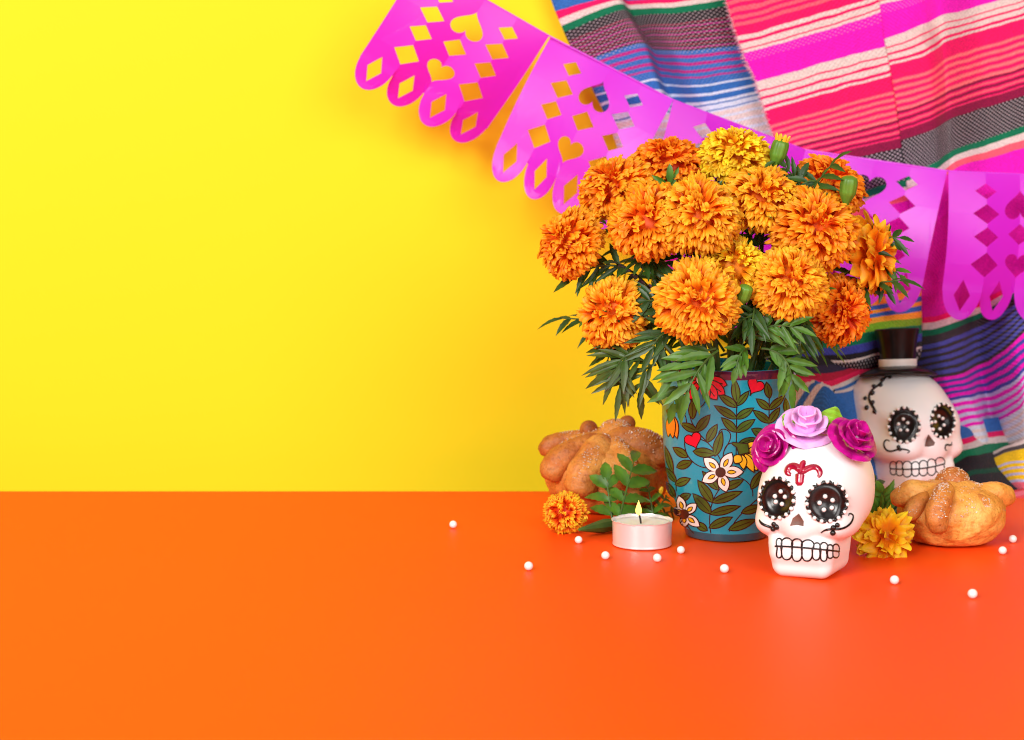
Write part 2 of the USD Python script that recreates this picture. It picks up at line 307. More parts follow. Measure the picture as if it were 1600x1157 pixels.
mesh, uv, G = cloth(A_rows, A_v, 110, 150, ripple=0.0022, seed=2)
obj('woven_panel', mesh, 'wool_left', bl, True, uv)

# --- right blanket
Rr = [
 [(1358,-75,1.265),(1430,-98,1.26),(1472,-112,1.248),(1540,-127,1.262),(1600,-147,1.262),(1700,-178,1.262)],
 [(1375,9,1.265),(1433,-8,1.26),(1470,-24,1.247),(1537,-42,1.262),(1600,-62,1.262),(1700,-93,1.262)],
 [(1382,62,1.265),(1433,43,1.26),(1470,26,1.246),(1537,8,1.262),(1600,-12,1.262),(1700,-43,1.262)],
 [(1390,101,1.265),(1450,84,1.261),(1474,67,1.245),(1537,47,1.261),(1600,28,1.262),(1700,-3,1.262)],
 [(1408,220,1.265),(1456,203,1.258),(1485,187,1.243),(1540,169,1.258),(1600,150,1.26),(1700,119,1.26)],
 [(1414,272,1.264),(1460,254,1.256),(1488,236,1.242),(1542,217,1.256),(1600,197,1.258),(1700,166,1.258)],
 [(1419,308,1.262),(1466,285,1.254),(1495,262,1.242),(1545,247,1.254),(1600,231,1.256),(1700,200,1.256)],
 [(1426,420,1.258),(1470,405,1.245),(1500,390,1.242),(1540,372,1.252),(1600,345,1.248),(1700,305,1.246)],
 [(1428,499,1.252),(1470,492,1.236),(1496,484,1.238),(1522,474,1.25),(1600,437,1.236),(1700,390,1.236)],
 [(1430,529,1.25),(1470,521,1.232),(1498,511,1.236),(1526,499,1.252),(1600,457,1.230),(1700,408,1.23)],
 [(1436,597,1.25),(1478,589,1.226),(1506,583,1.232),(1531,571,1.256),(1588,530,1.218),(1700,470,1.224)],
 [(1444,636,1.25),(1488,626,1.224),(1516,621,1.228),(1541,615,1.258),(1596,584,1.212),(1700,530,1.22)],
 [(1456,684,1.25),(1500,671,1.222),(1528,664,1.224),(1549,659,1.260),(1600,630,1.206),(1700,582,1.214)],
 [(1478,728,1.25),(1520,715,1.222),(1544,708,1.222),(1562,697,1.250),(1600,690,1.200),(1700,660,1.21)]]
Rv = [0, .085, .14, .18, .30, .35, .385, .50, .585, .615, .70, .75, .80, .86]
Rv = [x / .86 for x in Rv]
s_ = 1 / .86
R_st = [(0, RED)] + lines(0.02, .06, [CORAL, RED], 4) + [(.06 * s_, CREAM), (.066 * s_, RED), (.07 * s_, CREAM), (.078 * s_, RED), (.08 * s_, CREAM), (.085 * s_, MAG), (.14 * s_, CREAM), (.1525 * s_, RED), (.1545 * s_, CREAM), (.1615 * s_, RED), (.165 * s_, CREAM), (.1725 * s_, RED), (.177 * s_, CREAM), (.181 * s_, RED)]
R_st += lines(.20 * s_, .255 * s_, [RED, CORAL, (0.90, 0.19, 0.19), CORAL], 5, [1.5, .5, .8, .4]) + lines(.255 * s_, .29 * s_, [MAROON, RED, CORAL, RED], 3, [1, .6, .8, .5]) + [(.285 * s_, MAROON), (.30 * s_, BLACK), (.35 * s_, GREEN), (.361 * s_, CREAM), (.373 * s_, CORAL), (.385 * s_, MAG), (.44 * s_, (0.70, 0.008, 0.36)), (.585 * s_, RED), (.594 * s_, CREAM), (.605 * s_, GREEN), (.615 * s_, BLACK)]
R_st += lines(.63 * s_, .70 * s_, [NAVY, BLACK], 5, [1.3, 1]) + lines(.70 * s_, .75 * s_, [MAG, NAVY], 4, [1.1, 1]) + lines(.75 * s_, .80 * s_, [LAV, MAG], 4, [1, 1.1]) + lines(.80 * s_, .856 * s_, [PALE, CREAM], 4, [1.4, 1]) + [(.856 * s_, BLACK)]
wool('wool_right', R_st, 0.40, [(.085 * s_, .10 * s_, .25), (.30 * s_, .35 * s_, 0.85), (.615 * s_, .70 * s_, 0.18)])
br = thing('striped_blanket', 'woven pink and magenta striped blanket hanging in folds at the right behind the garland', 'blanket', at(1500, 720, 1.24))
mesh, uv, GR = cloth(Rr, Rv, 130, 240, ripple=0.0020, seed=5)
obj('woven_panel', mesh, 'wool_right', br, True, uv)
# left strip of the same blanket: sewn at the seam, stripes shifted
def lrow(sel, mid, seam, Ys): return [(*sel, Ys), (*mid, Ys - 0.006), (seam[0] + 9, seam[1] - 3, Ys - 0.001)]
Lr = [lrow((1128,-20), (1240,-48), (1358,-80), 1.268), lrow((1160,85), (1262,56), (1375,22), 1.268), lrow((1180,129), (1272,103), (1382,74), 1.268), lrow((1193,173), (1285,147), (1390,118), 1.268),
      lrow((1236,275), (1316,253), (1408,232), 1.268), lrow((1262,330), (1330,305), (1414,282), 1.267), lrow((1282,362), (1345,338), (1419,314), 1.265), lrow((1318,440), (1368,432), (1426,424), 1.262),
      lrow((1350,510), (1388,505), (1428,501), 1.256), lrow((1358,538), (1393,534), (1430,531), 1.254), lrow((1372,600), (1400,598), (1436,598), 1.254)]
Lv = Rv[:11]
mesh, uv, GL = cloth(Lr, Lv, 80, 200, ripple=0.0016, seed=8)
obj('woven_panel', mesh, 'wool_right', br, True, uv)
# frayed selvage along the left edge
fr = []
for k in range(0, 150):
    c = GL[k, 0]
    for q in range(3):
        d = np.array([-0.6 - rng.random(), -0.3, (rng.random() - .6) * 1.2]); L = 0.0012 + 0.0024 * rng.random()
        d /= np.linalg.norm(d); s0 = c + rng.normal(0, .0005, 3) + [0.0008, -0.0006, 0]
        fr.append(tube([s0, s0 + d * L * .6 + [0, -.0004, 0], s0 + d * L], [.00022, .0002, .0001], 4))
obj('fringe', cat(fr), 'fringe_pink', br, True, kind='stuff')
# yellow end of the right blanket lying on the table
Yr = [
 [(1520,716,1.232),(1545,708,1.222),(1566,699,1.21),(1600,686,1.198),(1700,655,1.198)],
 [(1528,724,1.230),(1550,716,1.214),(1572,706,1.204),(1605,699,1.19),(1700,690,1.19)],
 [(1537,738,1.222),(1556,731,1.206),(1578,724,1.194),(1608,722,1.182),(1700,716,1.18)],
 [(1556,756,1.212),(1572,751,1.198),(1590,748,1.186),(1618,748,1.178),(1700,748,1.175)],
 [(1575,772,1.205),(1590,770,1.190),(1605,769,1.18),(1630,770,1.174),(1700,772,1.17)]]
wool('wool_yellow', [(0, CREAM), (.12, BLACK), (.24, YEL)] + lines(.40, .86, [YEL, LAV], 4, [1.6, 1]) + [(.86, PINK), (.97, RED)], 0.06, [(.12, .24, .5)])
mesh, uv, _ = cloth(Yr, [0, .22, .5, .8, 1], 60, 60, ripple=0.0008, seed=11)
obj('yellow_end', mesh, 'wool_yellow', br, True, uv, label='yellow and lilac striped end of the blanket')

# --- bunched blanket behind the vase and the hatted skull
bc = thing('striped_blanket', 'blue, red and green striped blanket bunched on the table behind the hatted skull', 'blanket', ground(1400, 772))
Dr = [
 [(1190,480,1.25),(1240,478,1.235),(1290,474,1.225),(1340,470,1.22),(1385,462,1.225),(1440,450,1.24)],
 [(1190,520,1.245),(1240,517,1.23),(1290,508,1.218),(1340,500,1.212),(1385,492,1.218),(1440,484,1.24)],
 [(1190,545,1.245),(1240,540,1.228),(1290,532,1.214),(1340,522,1.207),(1385,512,1.214),(1440,505,1.24)],
 [(1190,562,1.245),(1240,556,1.228),(1290,551,1.212),(1340,546,1.204),(1385,536,1.212),(1440,528,1.24)],
 [(1190,580,1.245),(1240,573,1.228),(1290,571,1.212),(1340,566,1.203),(1385,557,1.212),(1440,548,1.24)],
 [(1190,592,1.25),(1240,586,1.234),(1290,585,1.22),(1340,580,1.212),(1385,572,1.22),(1440,565,1.25)]]
wool('wool_green', [(0, ORANGE), (.12, BLUE), (.2, ORANGE), (.26, BLUE), (.34, ORANGE), (.45, LIME), (.57, GREEN), (.68, NAVY), (.79, BLACK), (.87, CREAM), (.90, BLACK)], 0.05, [(.90, 1.0, 0.9)])
mesh, uv, _ = cloth(Dr, [0, .32, .55, .74, .92, 1], 90, 60, ripple=0.0012, seed=14)
obj('hanging_edge', mesh, 'wool_green', bc, True, uv, label='orange, lime, green and blue striped edge')
Cr = [
 [(1205,585,1.235),(1240,560,1.222),(1288,556,1.213),(1318,555,1.216),(1350,550,1.222),(1410,545,1.235)],
 [(1212,620,1.225),(1248,584,1.21),(1288,582,1.202),(1314,578,1.206),(1348,568,1.214),(1410,560,1.232)],
 [(1220,650,1.215),(1264,597,1.196),(1292,604,1.192),(1316,597,1.198),(1348,584,1.208),(1410,572,1.23)],
 [(1232,664,1.208),(1276,599,1.190),(1298,610,1.187),(1320,605,1.194),(1350,592,1.206),(1410,580,1.23)],
 [(1244,676,1.202),(1288,603,1.186),(1306,614,1.183),(1325,611,1.19),(1354,600,1.204),(1410,590,1.23)],
 [(1262,740,1.195),(1300,660,1.180),(1330,660,1.176),(1350,655,1.182),(1375,645,1.2),(1420,640,1.23)],
 [(1280,775,1.19),(1315,752,1.176),(1345,752,1.172),(1370,750,1.178),(1395,745,1.2),(1430,740,1.23)]]
wool('wool_blue', [(0, BLACK), (.1, (0.03, 0.02, 0.05)), (.20, (0.45, 0.01, 0.04)), (.30, (0.75, 0.012, 0.08)), (.40, CREAM), (.47, BLUE), (.53, CREAM), (.60, BLUE)], 0.085)
mesh, uv, _ = cloth(Cr, [0, .18, .40, .5, .6, .85, 1], 80, 80, ripple=0.0009, seed=17)
obj('blue_fold', mesh, 'wool_blue', bc, True, uv, label='blue fold with white and red stripes')
Er = [
 [(1440,690,1.24),(1472,676,1.225),(1500,664,1.222),(1530,656,1.235),(1580,650,1.26)],
 [(1440,720,1.235),(1476,700,1.214),(1504,686,1.213),(1532,678,1.23),(1580,672,1.25)],
 [(1440,728,1.233),(1478,711,1.210),(1507,694,1.210),(1536,685,1.228),(1585,680,1.245)],
 [(1440,738,1.23),(1484,719,1.206),(1512,702,1.206),(1545,694,1.225),(1595,690,1.24)],
 [(1440,748,1.226),(1488,727,1.202),(1520,712,1.203),(1556,706,1.22),(1605,705,1.235)],
 [(1450,772,1.20),(1500,758,1.190),(1540,748,1.190),(1580,745,1.2),(1620,745,1.21)],
 [(1470,782,1.185),(1515,781,1.175),(1555,780,1.175),(1595,779,1.180),(1640,778,1.19)]]
wool('wool_black', [(0, BLUE), (.25, RED), (.37, CREAM), (.46, GREEN), (.57, BLACK), (.75, (0.006, 0.05, 0.03)), (.80, BLACK)], 0.085)
mesh, uv, _ = cloth(Er, [0, .25, .37, .46, .57, .85, 1], 70, 70, ripple=0.0008, seed=19)
obj('black_fold', mesh, 'wool_black', bc, True, uv, label='black fold with red, white and green stripes')
# pink folded corner on the table at the right
Pr = [[(1555,778,1.178),(1590,765,1.182),(1625,760,1.186),(1700,750,1.19)], [(1552,788,1.165),(1588,776,1.168),(1622,770,1.17),(1700,765,1.175)], [(1552,794,1.158),(1588,789,1.158),(1625,789,1.158),(1700,789,1.158)]]
wool('wool_pink', [(0, (0.75, 0.03, 0.05)), (.2, PINK), (.5, (0.80, 0.06, 0.08)), (.85, MAROON)], 0.02)
mesh, uv, _ = cloth(Pr, [0, .5, 1], 40, 20, ripple=0.0003, seed=21)
obj('pink_corner', mesh, 'wool_pink', bc, True, uv, label='pink corner lying on the table')

# ------------------------------------------------------------------ paper garland
def heart(cx_, cy_, w, up=True):
    t = np.linspace(0, 2 * np.pi, 40, endpoint=False)
    x = 16 * np.sin(t) ** 3; y = 13 * np.cos(t) - 5 * np.cos(2 * t) - 2 * np.cos(3 * t) - np.cos(4 * t)
    x, y = x / 32 * w, -(y + 2) / 32 * w
    if not up: y = -y
    return Polygon(np.c_[cx_ + x, cy_ + y])
def diamond(cx_, cy_, a, b): return Polygon([(cx_ - a, cy_), (cx_, cy_ - b), (cx_ + a, cy_), (cx_, cy_ + b)])
def flag_shape(flip):
    p = sbox(0, 0, 1, 0.86)
    for k in range(4):
        c = 0.125 + 0.25 * k
        lobe = Point(0, 0).buffer(1, 24); lobe = affinity.scale(lobe, 0.122, 0.215, origin=(0, 0)); lobe = affinity.translate(lobe, c, 0.85)
        p = p.union(lobe)
    p = p.buffer(-0.012).buffer(0.012)
    cut = []
    for u in (0.25, 0.75):
        for v, a, b in ((0.13, .075, .055), (0.29, .092, .07), (0.455, .085, .07), (0.655, .095, .09)): cut.append(diamond(u, v, a, b))
    cut += [heart(0.5, 0.22, 0.235, not flip), diamond(0.5, 0.43, .088, .075), heart(0.5, 0.66, 0.20, flip)]
    for k in range(4): cut.append(diamond(0.125 + 0.25 * k, 0.885, .052, .115))
    for c in cut: p = p.difference(c)
    return p
gar = thing('paper_garland', 'magenta cut paper garland of scalloped flags with hearts and diamonds strung across the top', 'garland', at(1250, 240, 1.20))
flags = [  # TL, TR, left bottom, right bottom direction points (px) , depths TL TR bottom, fold amplitude, flip, fold phases
 ((655,-58),(858,57),(540,122),(737,236),1.225,1.247,1.238,1.258,(0.0,.004,-.001,.005,-.002),True),
 ((860,58),(1052,157),(757,272),(948,372),1.250,1.222,1.242,1.214,(0.0,-.003,.003,-.002,.001),True),
 ((1052,157),(1258,235),(985,374),(1190,452),1.218,1.244,1.224,1.248,(0.0,.004,-.003,.004,-.002),False),
 ((1258,235),(1480,268),(1205,456),(1432,494),1.244,1.212,1.232,1.200,(0.0,-.004,.0015,-.003,.001),False),
 ((1482,268),(1704,278),(1466,498),(1690,505),1.205,1.226,1.210,1.230,(0.0,.005,-.001,.004,-.003),True)]
def flag_mesh(TL, TR, BL, BR, y0, y1, yb, yb2, amp, flip):
    tl, tr, bl_, br_ = at(*TL, y0), at(*TR, y1), at(*BL, yb), at(*BR, yb2)
    shp = flag_shape(flip); parts = []
    us, vs_ = [0, .25, .5, .75, 1.0], [-0.01, .29, .66, .86, 1.1]
    nrm = np.cross(tr - tl, bl_ - tl); nrm /= np.linalg.norm(nrm); nrm *= -np.sign(nrm[1])
    V, Fc, n = [], [], 0
    for a, b in zip(us[:-1], us[1:]):
        for c, d in zip(vs_[:-1], vs_[1:]):
            v, f = tri2d(shp.intersection(sbox(a, c, b, d)), 0.06)
            if len(v): V.append(v); Fc.append(f + n); n += len(v)
    V, Fc = np.vstack(V), np.vstack(Fc)
    u, v = V[:, 0:1], V[:, 1:2]
    P = tl * (1 - u) * (1 - v / 1.065) + tr * u * (1 - v / 1.065) + bl_ * (1 - u) * v / 1.065 + br_ * u * v / 1.065
    fold = np.interp(V[:, 0], us, amp)
    fv = np.interp(V[:, 1], [0, .29, .66, .86, 1.1], [0.25, .8, 1.3, 1.1, .2])
    lob = np.interp(V[:, 1], [0, .80, 1.08], [0, 0, 1]) * np.where((np.floor(V[:, 0] * 4) % 2) == (1 if not flip else 0), 0.004, -0.003)
    P = P + nrm * (fold * fv + lob + 0.006 * np.sin(np.pi * np.clip(V[:, 1], 0, 1)))[:, None]
    N = len(P); t = 0.00022
    m = trimesh.Trimesh(np.vstack([P, P - nrm * t]), np.vstack([Fc, Fc[:, ::-1] + N]), process=False)
    e = np.sort(Fc[:, [0, 1, 1, 2, 2, 0]].reshape(-1, 2), axis=1)
    if np.cross(m.vertices[Fc[0, 1]] - m.vertices[Fc[0, 0]], m.vertices[Fc[0, 2]] - m.vertices[Fc[0, 0]]) @ nrm < 0: m.invert()
    return m
names = ['dark magenta flag hanging nearest the top left', None, None, None, None]
for k, fl in enumerate(flags): obj('paper_flag', flag_mesh(*fl), 'paper_magenta', gar, smooth=8)
sp = [at(655, -59, 1.225)] + [at(*f[1], f[5]) for f in flags]
obj('string', tube(np.vstack([np.linspace(a, b, 6) for a, b in zip(sp[:-1], sp[1:])]) + [0, 0.0004, 0.0003], 0.0006, 6), 'paper_magenta', gar)

# ------------------------------------------------------------------ vase
VB = ground(1133, 849); vbx = VB[0]
Yf = VB[1]; RB = 65 * mm(Yf + 0.02); VY = Yf + RB * 0.98
vs_mm = mm(VY)
def zat(py, Y): return at(1133, py, Y)[2]
prof_px = [(0, 846.5), (58, 846.5), (64, 844), (65.5, 838), (67, 830), (71, 818), (76.5, 804), (84, 785), (90.5, 766), (96, 740), (99.5, 712), (101, 690), (102.5, 660), (103.5, 630), (105, 600), (106.5, 578)]
z_b = zat(846.5, VY)
prof = [(r * vs_mm, (846.5 - y) * vs_mm / math.cos(PITCH)) for r, y in prof_px]
ZR = prof[-1][1]
VC = np.array([at(1134.5, 800, VY)[0], VY, 0.0])
vase = thing('flower_vase', 'teal glass vase printed with hearts, leaves and flowers, holding the marigolds', 'vase', VC)
pr = np.array(prof); zz = np.linspace(pr[2, 1], ZR, 70); rr = PchipInterpolator(pr[2:, 1], pr[2:, 0])(zz)
vrad = PchipInterpolator(pr[2:, 1], pr[2:, 0])
outer = [(0, 0.0005), (pr[1, 0] * .9, 0.0005), (pr[1, 0], 0.0)] + list(zip(rr, zz))
body = outer[3 + 3:]
base = outer[:3] + outer[3:3 + 4]
wall_in = [(r - 0.0028, z) for r, z in reversed(list(zip(rr, zz)))][:-4]
body_prof = body + [(rr[-1] - 0.0008, ZR + 0.0009), (rr[-1] - 0.002, ZR + 0.0009)] + wall_in + [(0.0, wall_in[-1][1])]
m = lathe(body_prof); m.apply_translation(VC); obj('body', m, 'vase_glass', vase)
m = lathe(base); m.apply_translation(VC); obj('base', m, 'vase_base', vase)
zq = [ZR - 0.0045, ZR - 0.004, ZR - 0.001, ZR + 0.0008]
m = lathe([(float(vrad(min(z, ZR))) + d, z) for z, d in zip(zq, (0.0, .00025, .00025, .0))]); m.apply_translation(VC); obj('rim', m, 'vase_rim', vase)
def vase_hit(px, py):
    d = ray(px, py); t = np.full(d.shape[:-1], (VY - 0.045) / 1.0); t = (VY - 0.05) / d[..., 1]
    for _ in range(60):
        p = CAM + d * t[..., None]; q = p - VC
        r = np.hypot(q[..., 0], q[..., 1]); g = r - vrad(np.clip(q[..., 2], pr[2, 1], ZR)); t = t + g * 0.6
        t = np.minimum(t, (VY + 0.004) / d[..., 1])
    p = CAM + d * t[..., None]; q = p - VC; n = np.stack([q[..., 0], q[..., 1], np.zeros_like(q[..., 0])], -1)
    n /= np.linalg.norm(n, axis=-1, keepdims=True)
    return p, n
ZV = 3.856
def vp(a): a = np.asarray(a, float); return np.stack([1010 + a[..., 0] / ZV, 560 + a[..., 1] / ZV], -1)
def decal(poly, lift, edge=14, hit=vase_hit, conv=vp):
    v, f = tri2d(poly, edge)
    if len(v) == 0: return None
    q = conv(v); p, n = hit(q[:, 0], q[:, 1]); p = p + n * lift
    a = np.cross(p[f[:, 1]] - p[f[:, 0]], p[f[:, 2]] - p[f[:, 0]])
    if (a * n[f[:, 0]]).sum() < 0: f = f[:, ::-1]
    return trimesh.Trimesh(p, f, process=False)
def lens(p0, p1, w, skew=0.45, n=14):
    p0, p1 = np.array(p0, float), np.array(p1, float); d = p1 - p0; L = np.linalg.norm(d); e = d / L; nn = np.array([-e[1], e[0]])
    t = np.linspace(0, 1, n); h = w / 2 * (np.sin(np.pi * t ** (math.log(0.5) / math.log(skew))) ** 0.85)
    up = p0 + np.outer(t, d) + np.outer(h, nn); dn = p0 + np.outer(t, d) - np.outer(h, nn)
    return Polygon(np.vstack([up, dn[::-1][1:-1]])).buffer(0)
LO, LF, LT = 0.00012, 0.00024, 0.00036
STK = [0.0]
def motif(name, fill, matf, extra_line=None, ow=6.5, inner=None, step=0.0):
    STK[0] += step; LO, LF, LT = .00012 + STK[0], .00021 + STK[0], .0003 + STK[0]
    o = obj(name, decal(fill.buffer(ow, join_style=2, mitre_limit=2.5), LO), 'print_outline', vase, True)
    obj('fill', decal(fill, LF), matf, o, True)
    if extra_line is not None:
        ln = [decal(g, LT) for g in extra_line]
        obj('vein', cat([x for x in ln if x is not None]), 'print_outline', o, True)
    return o
def stem(pts, w=6.5):
    c = bez(pts, 30); obj('painted_stem', decal(LineString(c).buffer(w / 2), LO * 0.6), 'print_outline', vase, True)
for s in ([(540,590),(543,430),(543,200)], [(738,415),(739,300),(740,160)], [(272,250),(300,430),(365,505),(447,615)], [(190,300),(225,330),(242,390)], [(237,470),(252,590),(300,640),(385,660)],
          [(435,470),(470,428),(503,450),(490,520),(468,560),(465,600)], [(468,560),(500,515),(535,512)], [(180,800),(176,740),(150,640),(125,560)], [(388,1052),(384,930),(405,850),(440,790)],
          [(500,1042),(530,990),(600,910),(690,830)], [(552,716),(610,750),(636,790),(640,830)], [(550,280),(590,220),(625,195)], [(330,490),(365,505)], [(285,1055),(255,1020),(236,990)]): stem(s)
leaves = [((545,262),(530,132),40),((540,290),(444,224),38),((550,280),(612,205),30),((538,360),(420,292),38),((546,360),(638,305),36),((540,440),(460,365),38),((546,440),(645,375),40),((560,515),(652,484),28),
 ((740,235),(724,152),34),((738,305),(668,250),34),((743,305),(825,232),32),((738,385),(650,320),36),((742,385),(797,305),34),((722,470),(640,430),44),
 ((280,360),(276,262),36),((305,437),(378,348),42),((300,437),(215,396),36),((368,500),(422,406),40),((415,582),(452,450),42),((230,330),(162,284),34),((290,562),(412,576),44),((243,592),(168,542),38),((190,655),(270,625),40),
 ((157,680),(118,545),26),((176,742),(124,668),26),((180,760),(258,728),38),((170,835),(126,755),28),((202,848),(262,822),34),
 ((395,862),(316,744),46),((405,865),(564,808),42),((385,930),(288,824),48),((392,936),(552,895),38),((386,1018),(508,962),40),((362,1035),(298,992),34),((430,788),(345,690),40),((474,782),(575,738),38),
 ((634,782),(692,684),38),((504,1030),(650,976),42),((580,928),(692,892),38),((672,860),(735,790),34),((846,330),(838,250),26),((835,420),(850,350),26)]
for p0, p1, w in leaves:
    p0, p1 = np.array(p0, float), np.array(p1, float)
    motif('painted_leaf', lens(p0 - (p1 - p0) * .03, p1 + (p1 - p0) * .03, w * 1.12), 'print_green', [LineString([p0 + (p1 - p0) * .08, p0 + (p1 - p0) * .82]).buffer(2.0)])
def hrt(c, w, rot): return affinity.rotate(heart(c[0], c[1], w), rot, origin=c)
motif('painted_heart', hrt((652,172), 98, 28), 'print_red'); motif('painted_heart', hrt((285,498), 96, -20), 'print_red')
o = motif('painted_tulip', lens((152,340),(185,478),46), 'print_orange')
for p1, w in (((135,470),38),((162,478),40)):
    obj('petal_outline', decal(lens((150,335),p1,w).buffer(5), LF + .0001), 'print_outline', o, True); obj('petal', decal(lens((150,335),p1,w), LF + .0002), 'print_orange', o, True)
obj('calyx', decal(Polygon([(120,312),(150,296),(180,322),(168,352),(150,345),(132,350)]), LF + .0003), 'print_brown', o, True)
def white_flower(c, tips, w):
    for i, t_ in enumerate(tips):
        c_, t2 = np.array(c, float), np.array(t_, float)
        q = motif('painted_petal', lens(c_, t2, w, 0.55), 'print_white')
        i0, i1 = c_ + (t2 - c_) * .32, c_ + (t2 - c_) * .68
        obj('streak_outline', decal(lens(i0, i1, 20).buffer(4), LT + .00015), 'print_outline', q, True); obj('streak', decal(lens(i0, i1, 16), LT + .00025), 'print_yellow', q, True)
    obj('flower_centre', decal(Point(*c).buffer(31), LT + .0003), 'print_brown', vase, True)
STK[0] = .0002
white_flower((447,687), [(350,602),(512,572),(580,684),(480,802),(340,742)], 64)
white_flower((230,940), [(199,832),(302,878),(320,1012),(236,1014),(172,905)], 50)
STK[0] = .0001
for p0, p1, w in (((600,545),(668,512),46),((610,560),(690,560),50),((600,575),(690,625),50),((600,575),(662,672),56),((592,578),(640,680),44),((575,585),(582,664),40),((562,585),(532,628),48)):
    motif('painted_petal', lens(p0, p1, w), 'print_yellow', step=.00016)
motif('painted_calyx', step=.00016, matf='print_green', fill=Polygon([(522,512),(600,520),(606,560),(560,572),(548,530)]).buffer(4)); STK[0] = 0.0
c0 = (335,120)
for t_, w in (((205,150),60),((232,215),58),((268,246),52),((482,160),64),((470,215),66),((425,246),62),((372,246),54)):
    motif('painted_petal', lens(c0, t_, w, 0.62), 'print_red', [LineString([np.array(c0) + (np.array(t_) - c0) * a for a in (.45, .85)]).buffer(2.6)], step=.00014)
motif('painted_petal', lens((330,170),(330,290),56,.6), 'print_teal')
motif('flower_centre', Point(342,128).buffer(34), 'print_white', step=.0002)
obj('flower_centre', decal(Point(342,112).buffer(20), LT + STK[0] + .0001), 'print_teal', vase, True)

# ------------------------------------------------------------------ marigolds
def unit(v): v = np.asarray(v, float); return v / (np.linalg.norm(v) + 1e-12)
def petal_grid(L, w, ruffle, curl, ph, nu=7, nv=8, k=1.6, lob=0.08, c0=.35):
    """A ruffled spoon-shaped petal: narrow claw, broad rounded frilled blade that rolls back at the tip."""
    st = np.linspace(0, 1, nv) ** (0.8 if c0 < .4 else 0.55)
    s, t = np.meshgrid(np.linspace(-1, 1, nu), st)
    sm = np.clip(t / (.62 if c0 < .4 else .90), 0, 1); sm = sm * sm * (3 - 2 * sm)
    end = np.sqrt(np.clip(1 - np.clip((t - .70) / .33, 0, 1) ** 2, 0, 1))
    hw = w * (0.16 + 0.84 * sm) * (.80 + .20 * end)
    yy = t * (1 - 0.16 * s ** 4 * t + lob * t ** 3 * np.cos(s * np.pi * 2.6 + ph))
    da = curl * np.clip((st - c0) / (1 - c0), 0, 1) ** 1.4; a = np.interp(t, st, da)
    cy = np.concatenate([[0], np.cumsum(np.cos((da[1:] + da[:-1]) / 2) * np.diff(st))]); cz = np.concatenate([[0], np.cumsum(-np.sin((da[1:] + da[:-1]) / 2) * np.diff(st))])
    ex = yy - np.clip(yy, 0, 1)
    y = L * (np.interp(yy, st, cy) + ex * np.cos(curl)); z = L * (np.interp(yy, st, cz) - ex * np.sin(curl))
    r = ruffle * w * t ** 2 * np.sin(s * np.pi * k + ph) + 0.16 * w * s ** 2 * t
    y = y + r * np.sin(a); z = z + r * np.cos(a)
    return np.stack([hw * s, y, z], -1).reshape(-1, 3), np.stack([(s + 1) / 2, t], -1).reshape(-1, 2)
def bloom(root, c, axis, R, matn, n=310, squash=0.78, thmax=112, wscale=1.0, big=0, seed=0, inner=110):
    r = np.random.default_rng(seed); a = unit(axis); e1 = unit(np.cross(a, [0.3, 0.1, 1.0] if abs(a[2]) < .9 else [1, 0, 0.2])); e2 = np.cross(a, e1)
    loose = wscale > 1.3
    nu, nv = (11, 10) if loose else (9, 8)
    f = grid_faces(nv, nu); iV, iU, iF, cnt = [], [], [], 0
    lump = r.normal(0, 1, (7, 3)); lump /= np.linalg.norm(lump, axis=1, keepdims=True)
    for i in range(n):
        fr_ = (i + .5) / n; th = math.radians(thmax) * fr_ ** 0.56 + r.normal(0, .05); phi = i * 2.399963 + r.normal(0, .15)
        d = math.sin(th) * (math.cos(phi) * e1 + math.sin(phi) * e2) + math.cos(th) * a
        rad = R * (1 + .07 * sum(max(0, d @ q) ** 6 for q in lump) - .03 + r.normal(0, .035))
        d0 = d; d = unit(d + r.normal(0, .20, 3))
        up = a - (a @ d) * d
        if np.linalg.norm(up) < .25: up = e1 * math.cos(phi * 1.7) + e2 * math.sin(phi * 1.7)
        up = unit(up - d * (up @ d)); x = np.cross(d, up)
        tw = r.normal(0, .7 if fr_ < .5 else .4); x, up = x * math.cos(tw) + up * math.sin(tw), up * math.cos(tw) - x * math.sin(tw)
        if loose:
            wv = R * (0.165 + 0.07 * fr_) * wscale * r.uniform(.8, 1.25); L = R * (0.84 + .18 * fr_) * r.uniform(.88, 1.12); b0 = d0 * R * .27; cl = r.uniform(1.0, 2.1) if fr_ > .3 else r.uniform(-.3, .8); ru = r.uniform(.3, .6); wv *= 1 if fr_ > .3 else .8
        else:
            wv = R * (0.095 + 0.06 * fr_) * wscale * r.uniform(.8, 1.3); cl = r.uniform(1.5, 2.7) if fr_ > .05 else r.uniform(.3, 1.6); L = R * (.56 + .10 * fr_) * r.uniform(.9, 1.1); b0 = d0 * (rad - L * .84); ru = r.uniform(.3, .7)
        g, uvp = petal_grid(L, wv, ru, cl, r.uniform(0, 6.28), nu, nv, r.uniform(1.0, 2.2), .05 if not loose else .08, .35 if loose else .58)
        p = b0 + g[:, :1] * x + g[:, 1:2] * d + g[:, 2:] * up
        p = p - a * (p @ a)[:, None] * (1 - squash) + c
        if i < inner: iV.append(p); iU.append(uvp); iF.append(f + cnt); cnt += len(p)
        else: obj('petal', (p, f), matn, root, True, uvp)
    if iV: obj('inner_petals', (np.vstack(iV), np.vstack(iF)), matn, root, True, np.vstack(iU), kind='stuff')
    if True:
        m = trimesh.creation.icosphere(3, 1.0); v = m.vertices * R * (.34 if loose else .60); v = v[(m.vertices @ a) > -2]; v = v - a * (v @ a)[:, None] * (1 - squash) + c
        obj('core', trimesh.Trimesh(v, m.faces, process=False), matn, root, True, np.zeros((len(v), 2)))
    cal = tube([c - a * R * .75, c - a * R * .45, c - a * R * .1], [R * .16, R * .30, R * .40], 10); obj('calyx', cal, 'bud_green', root)
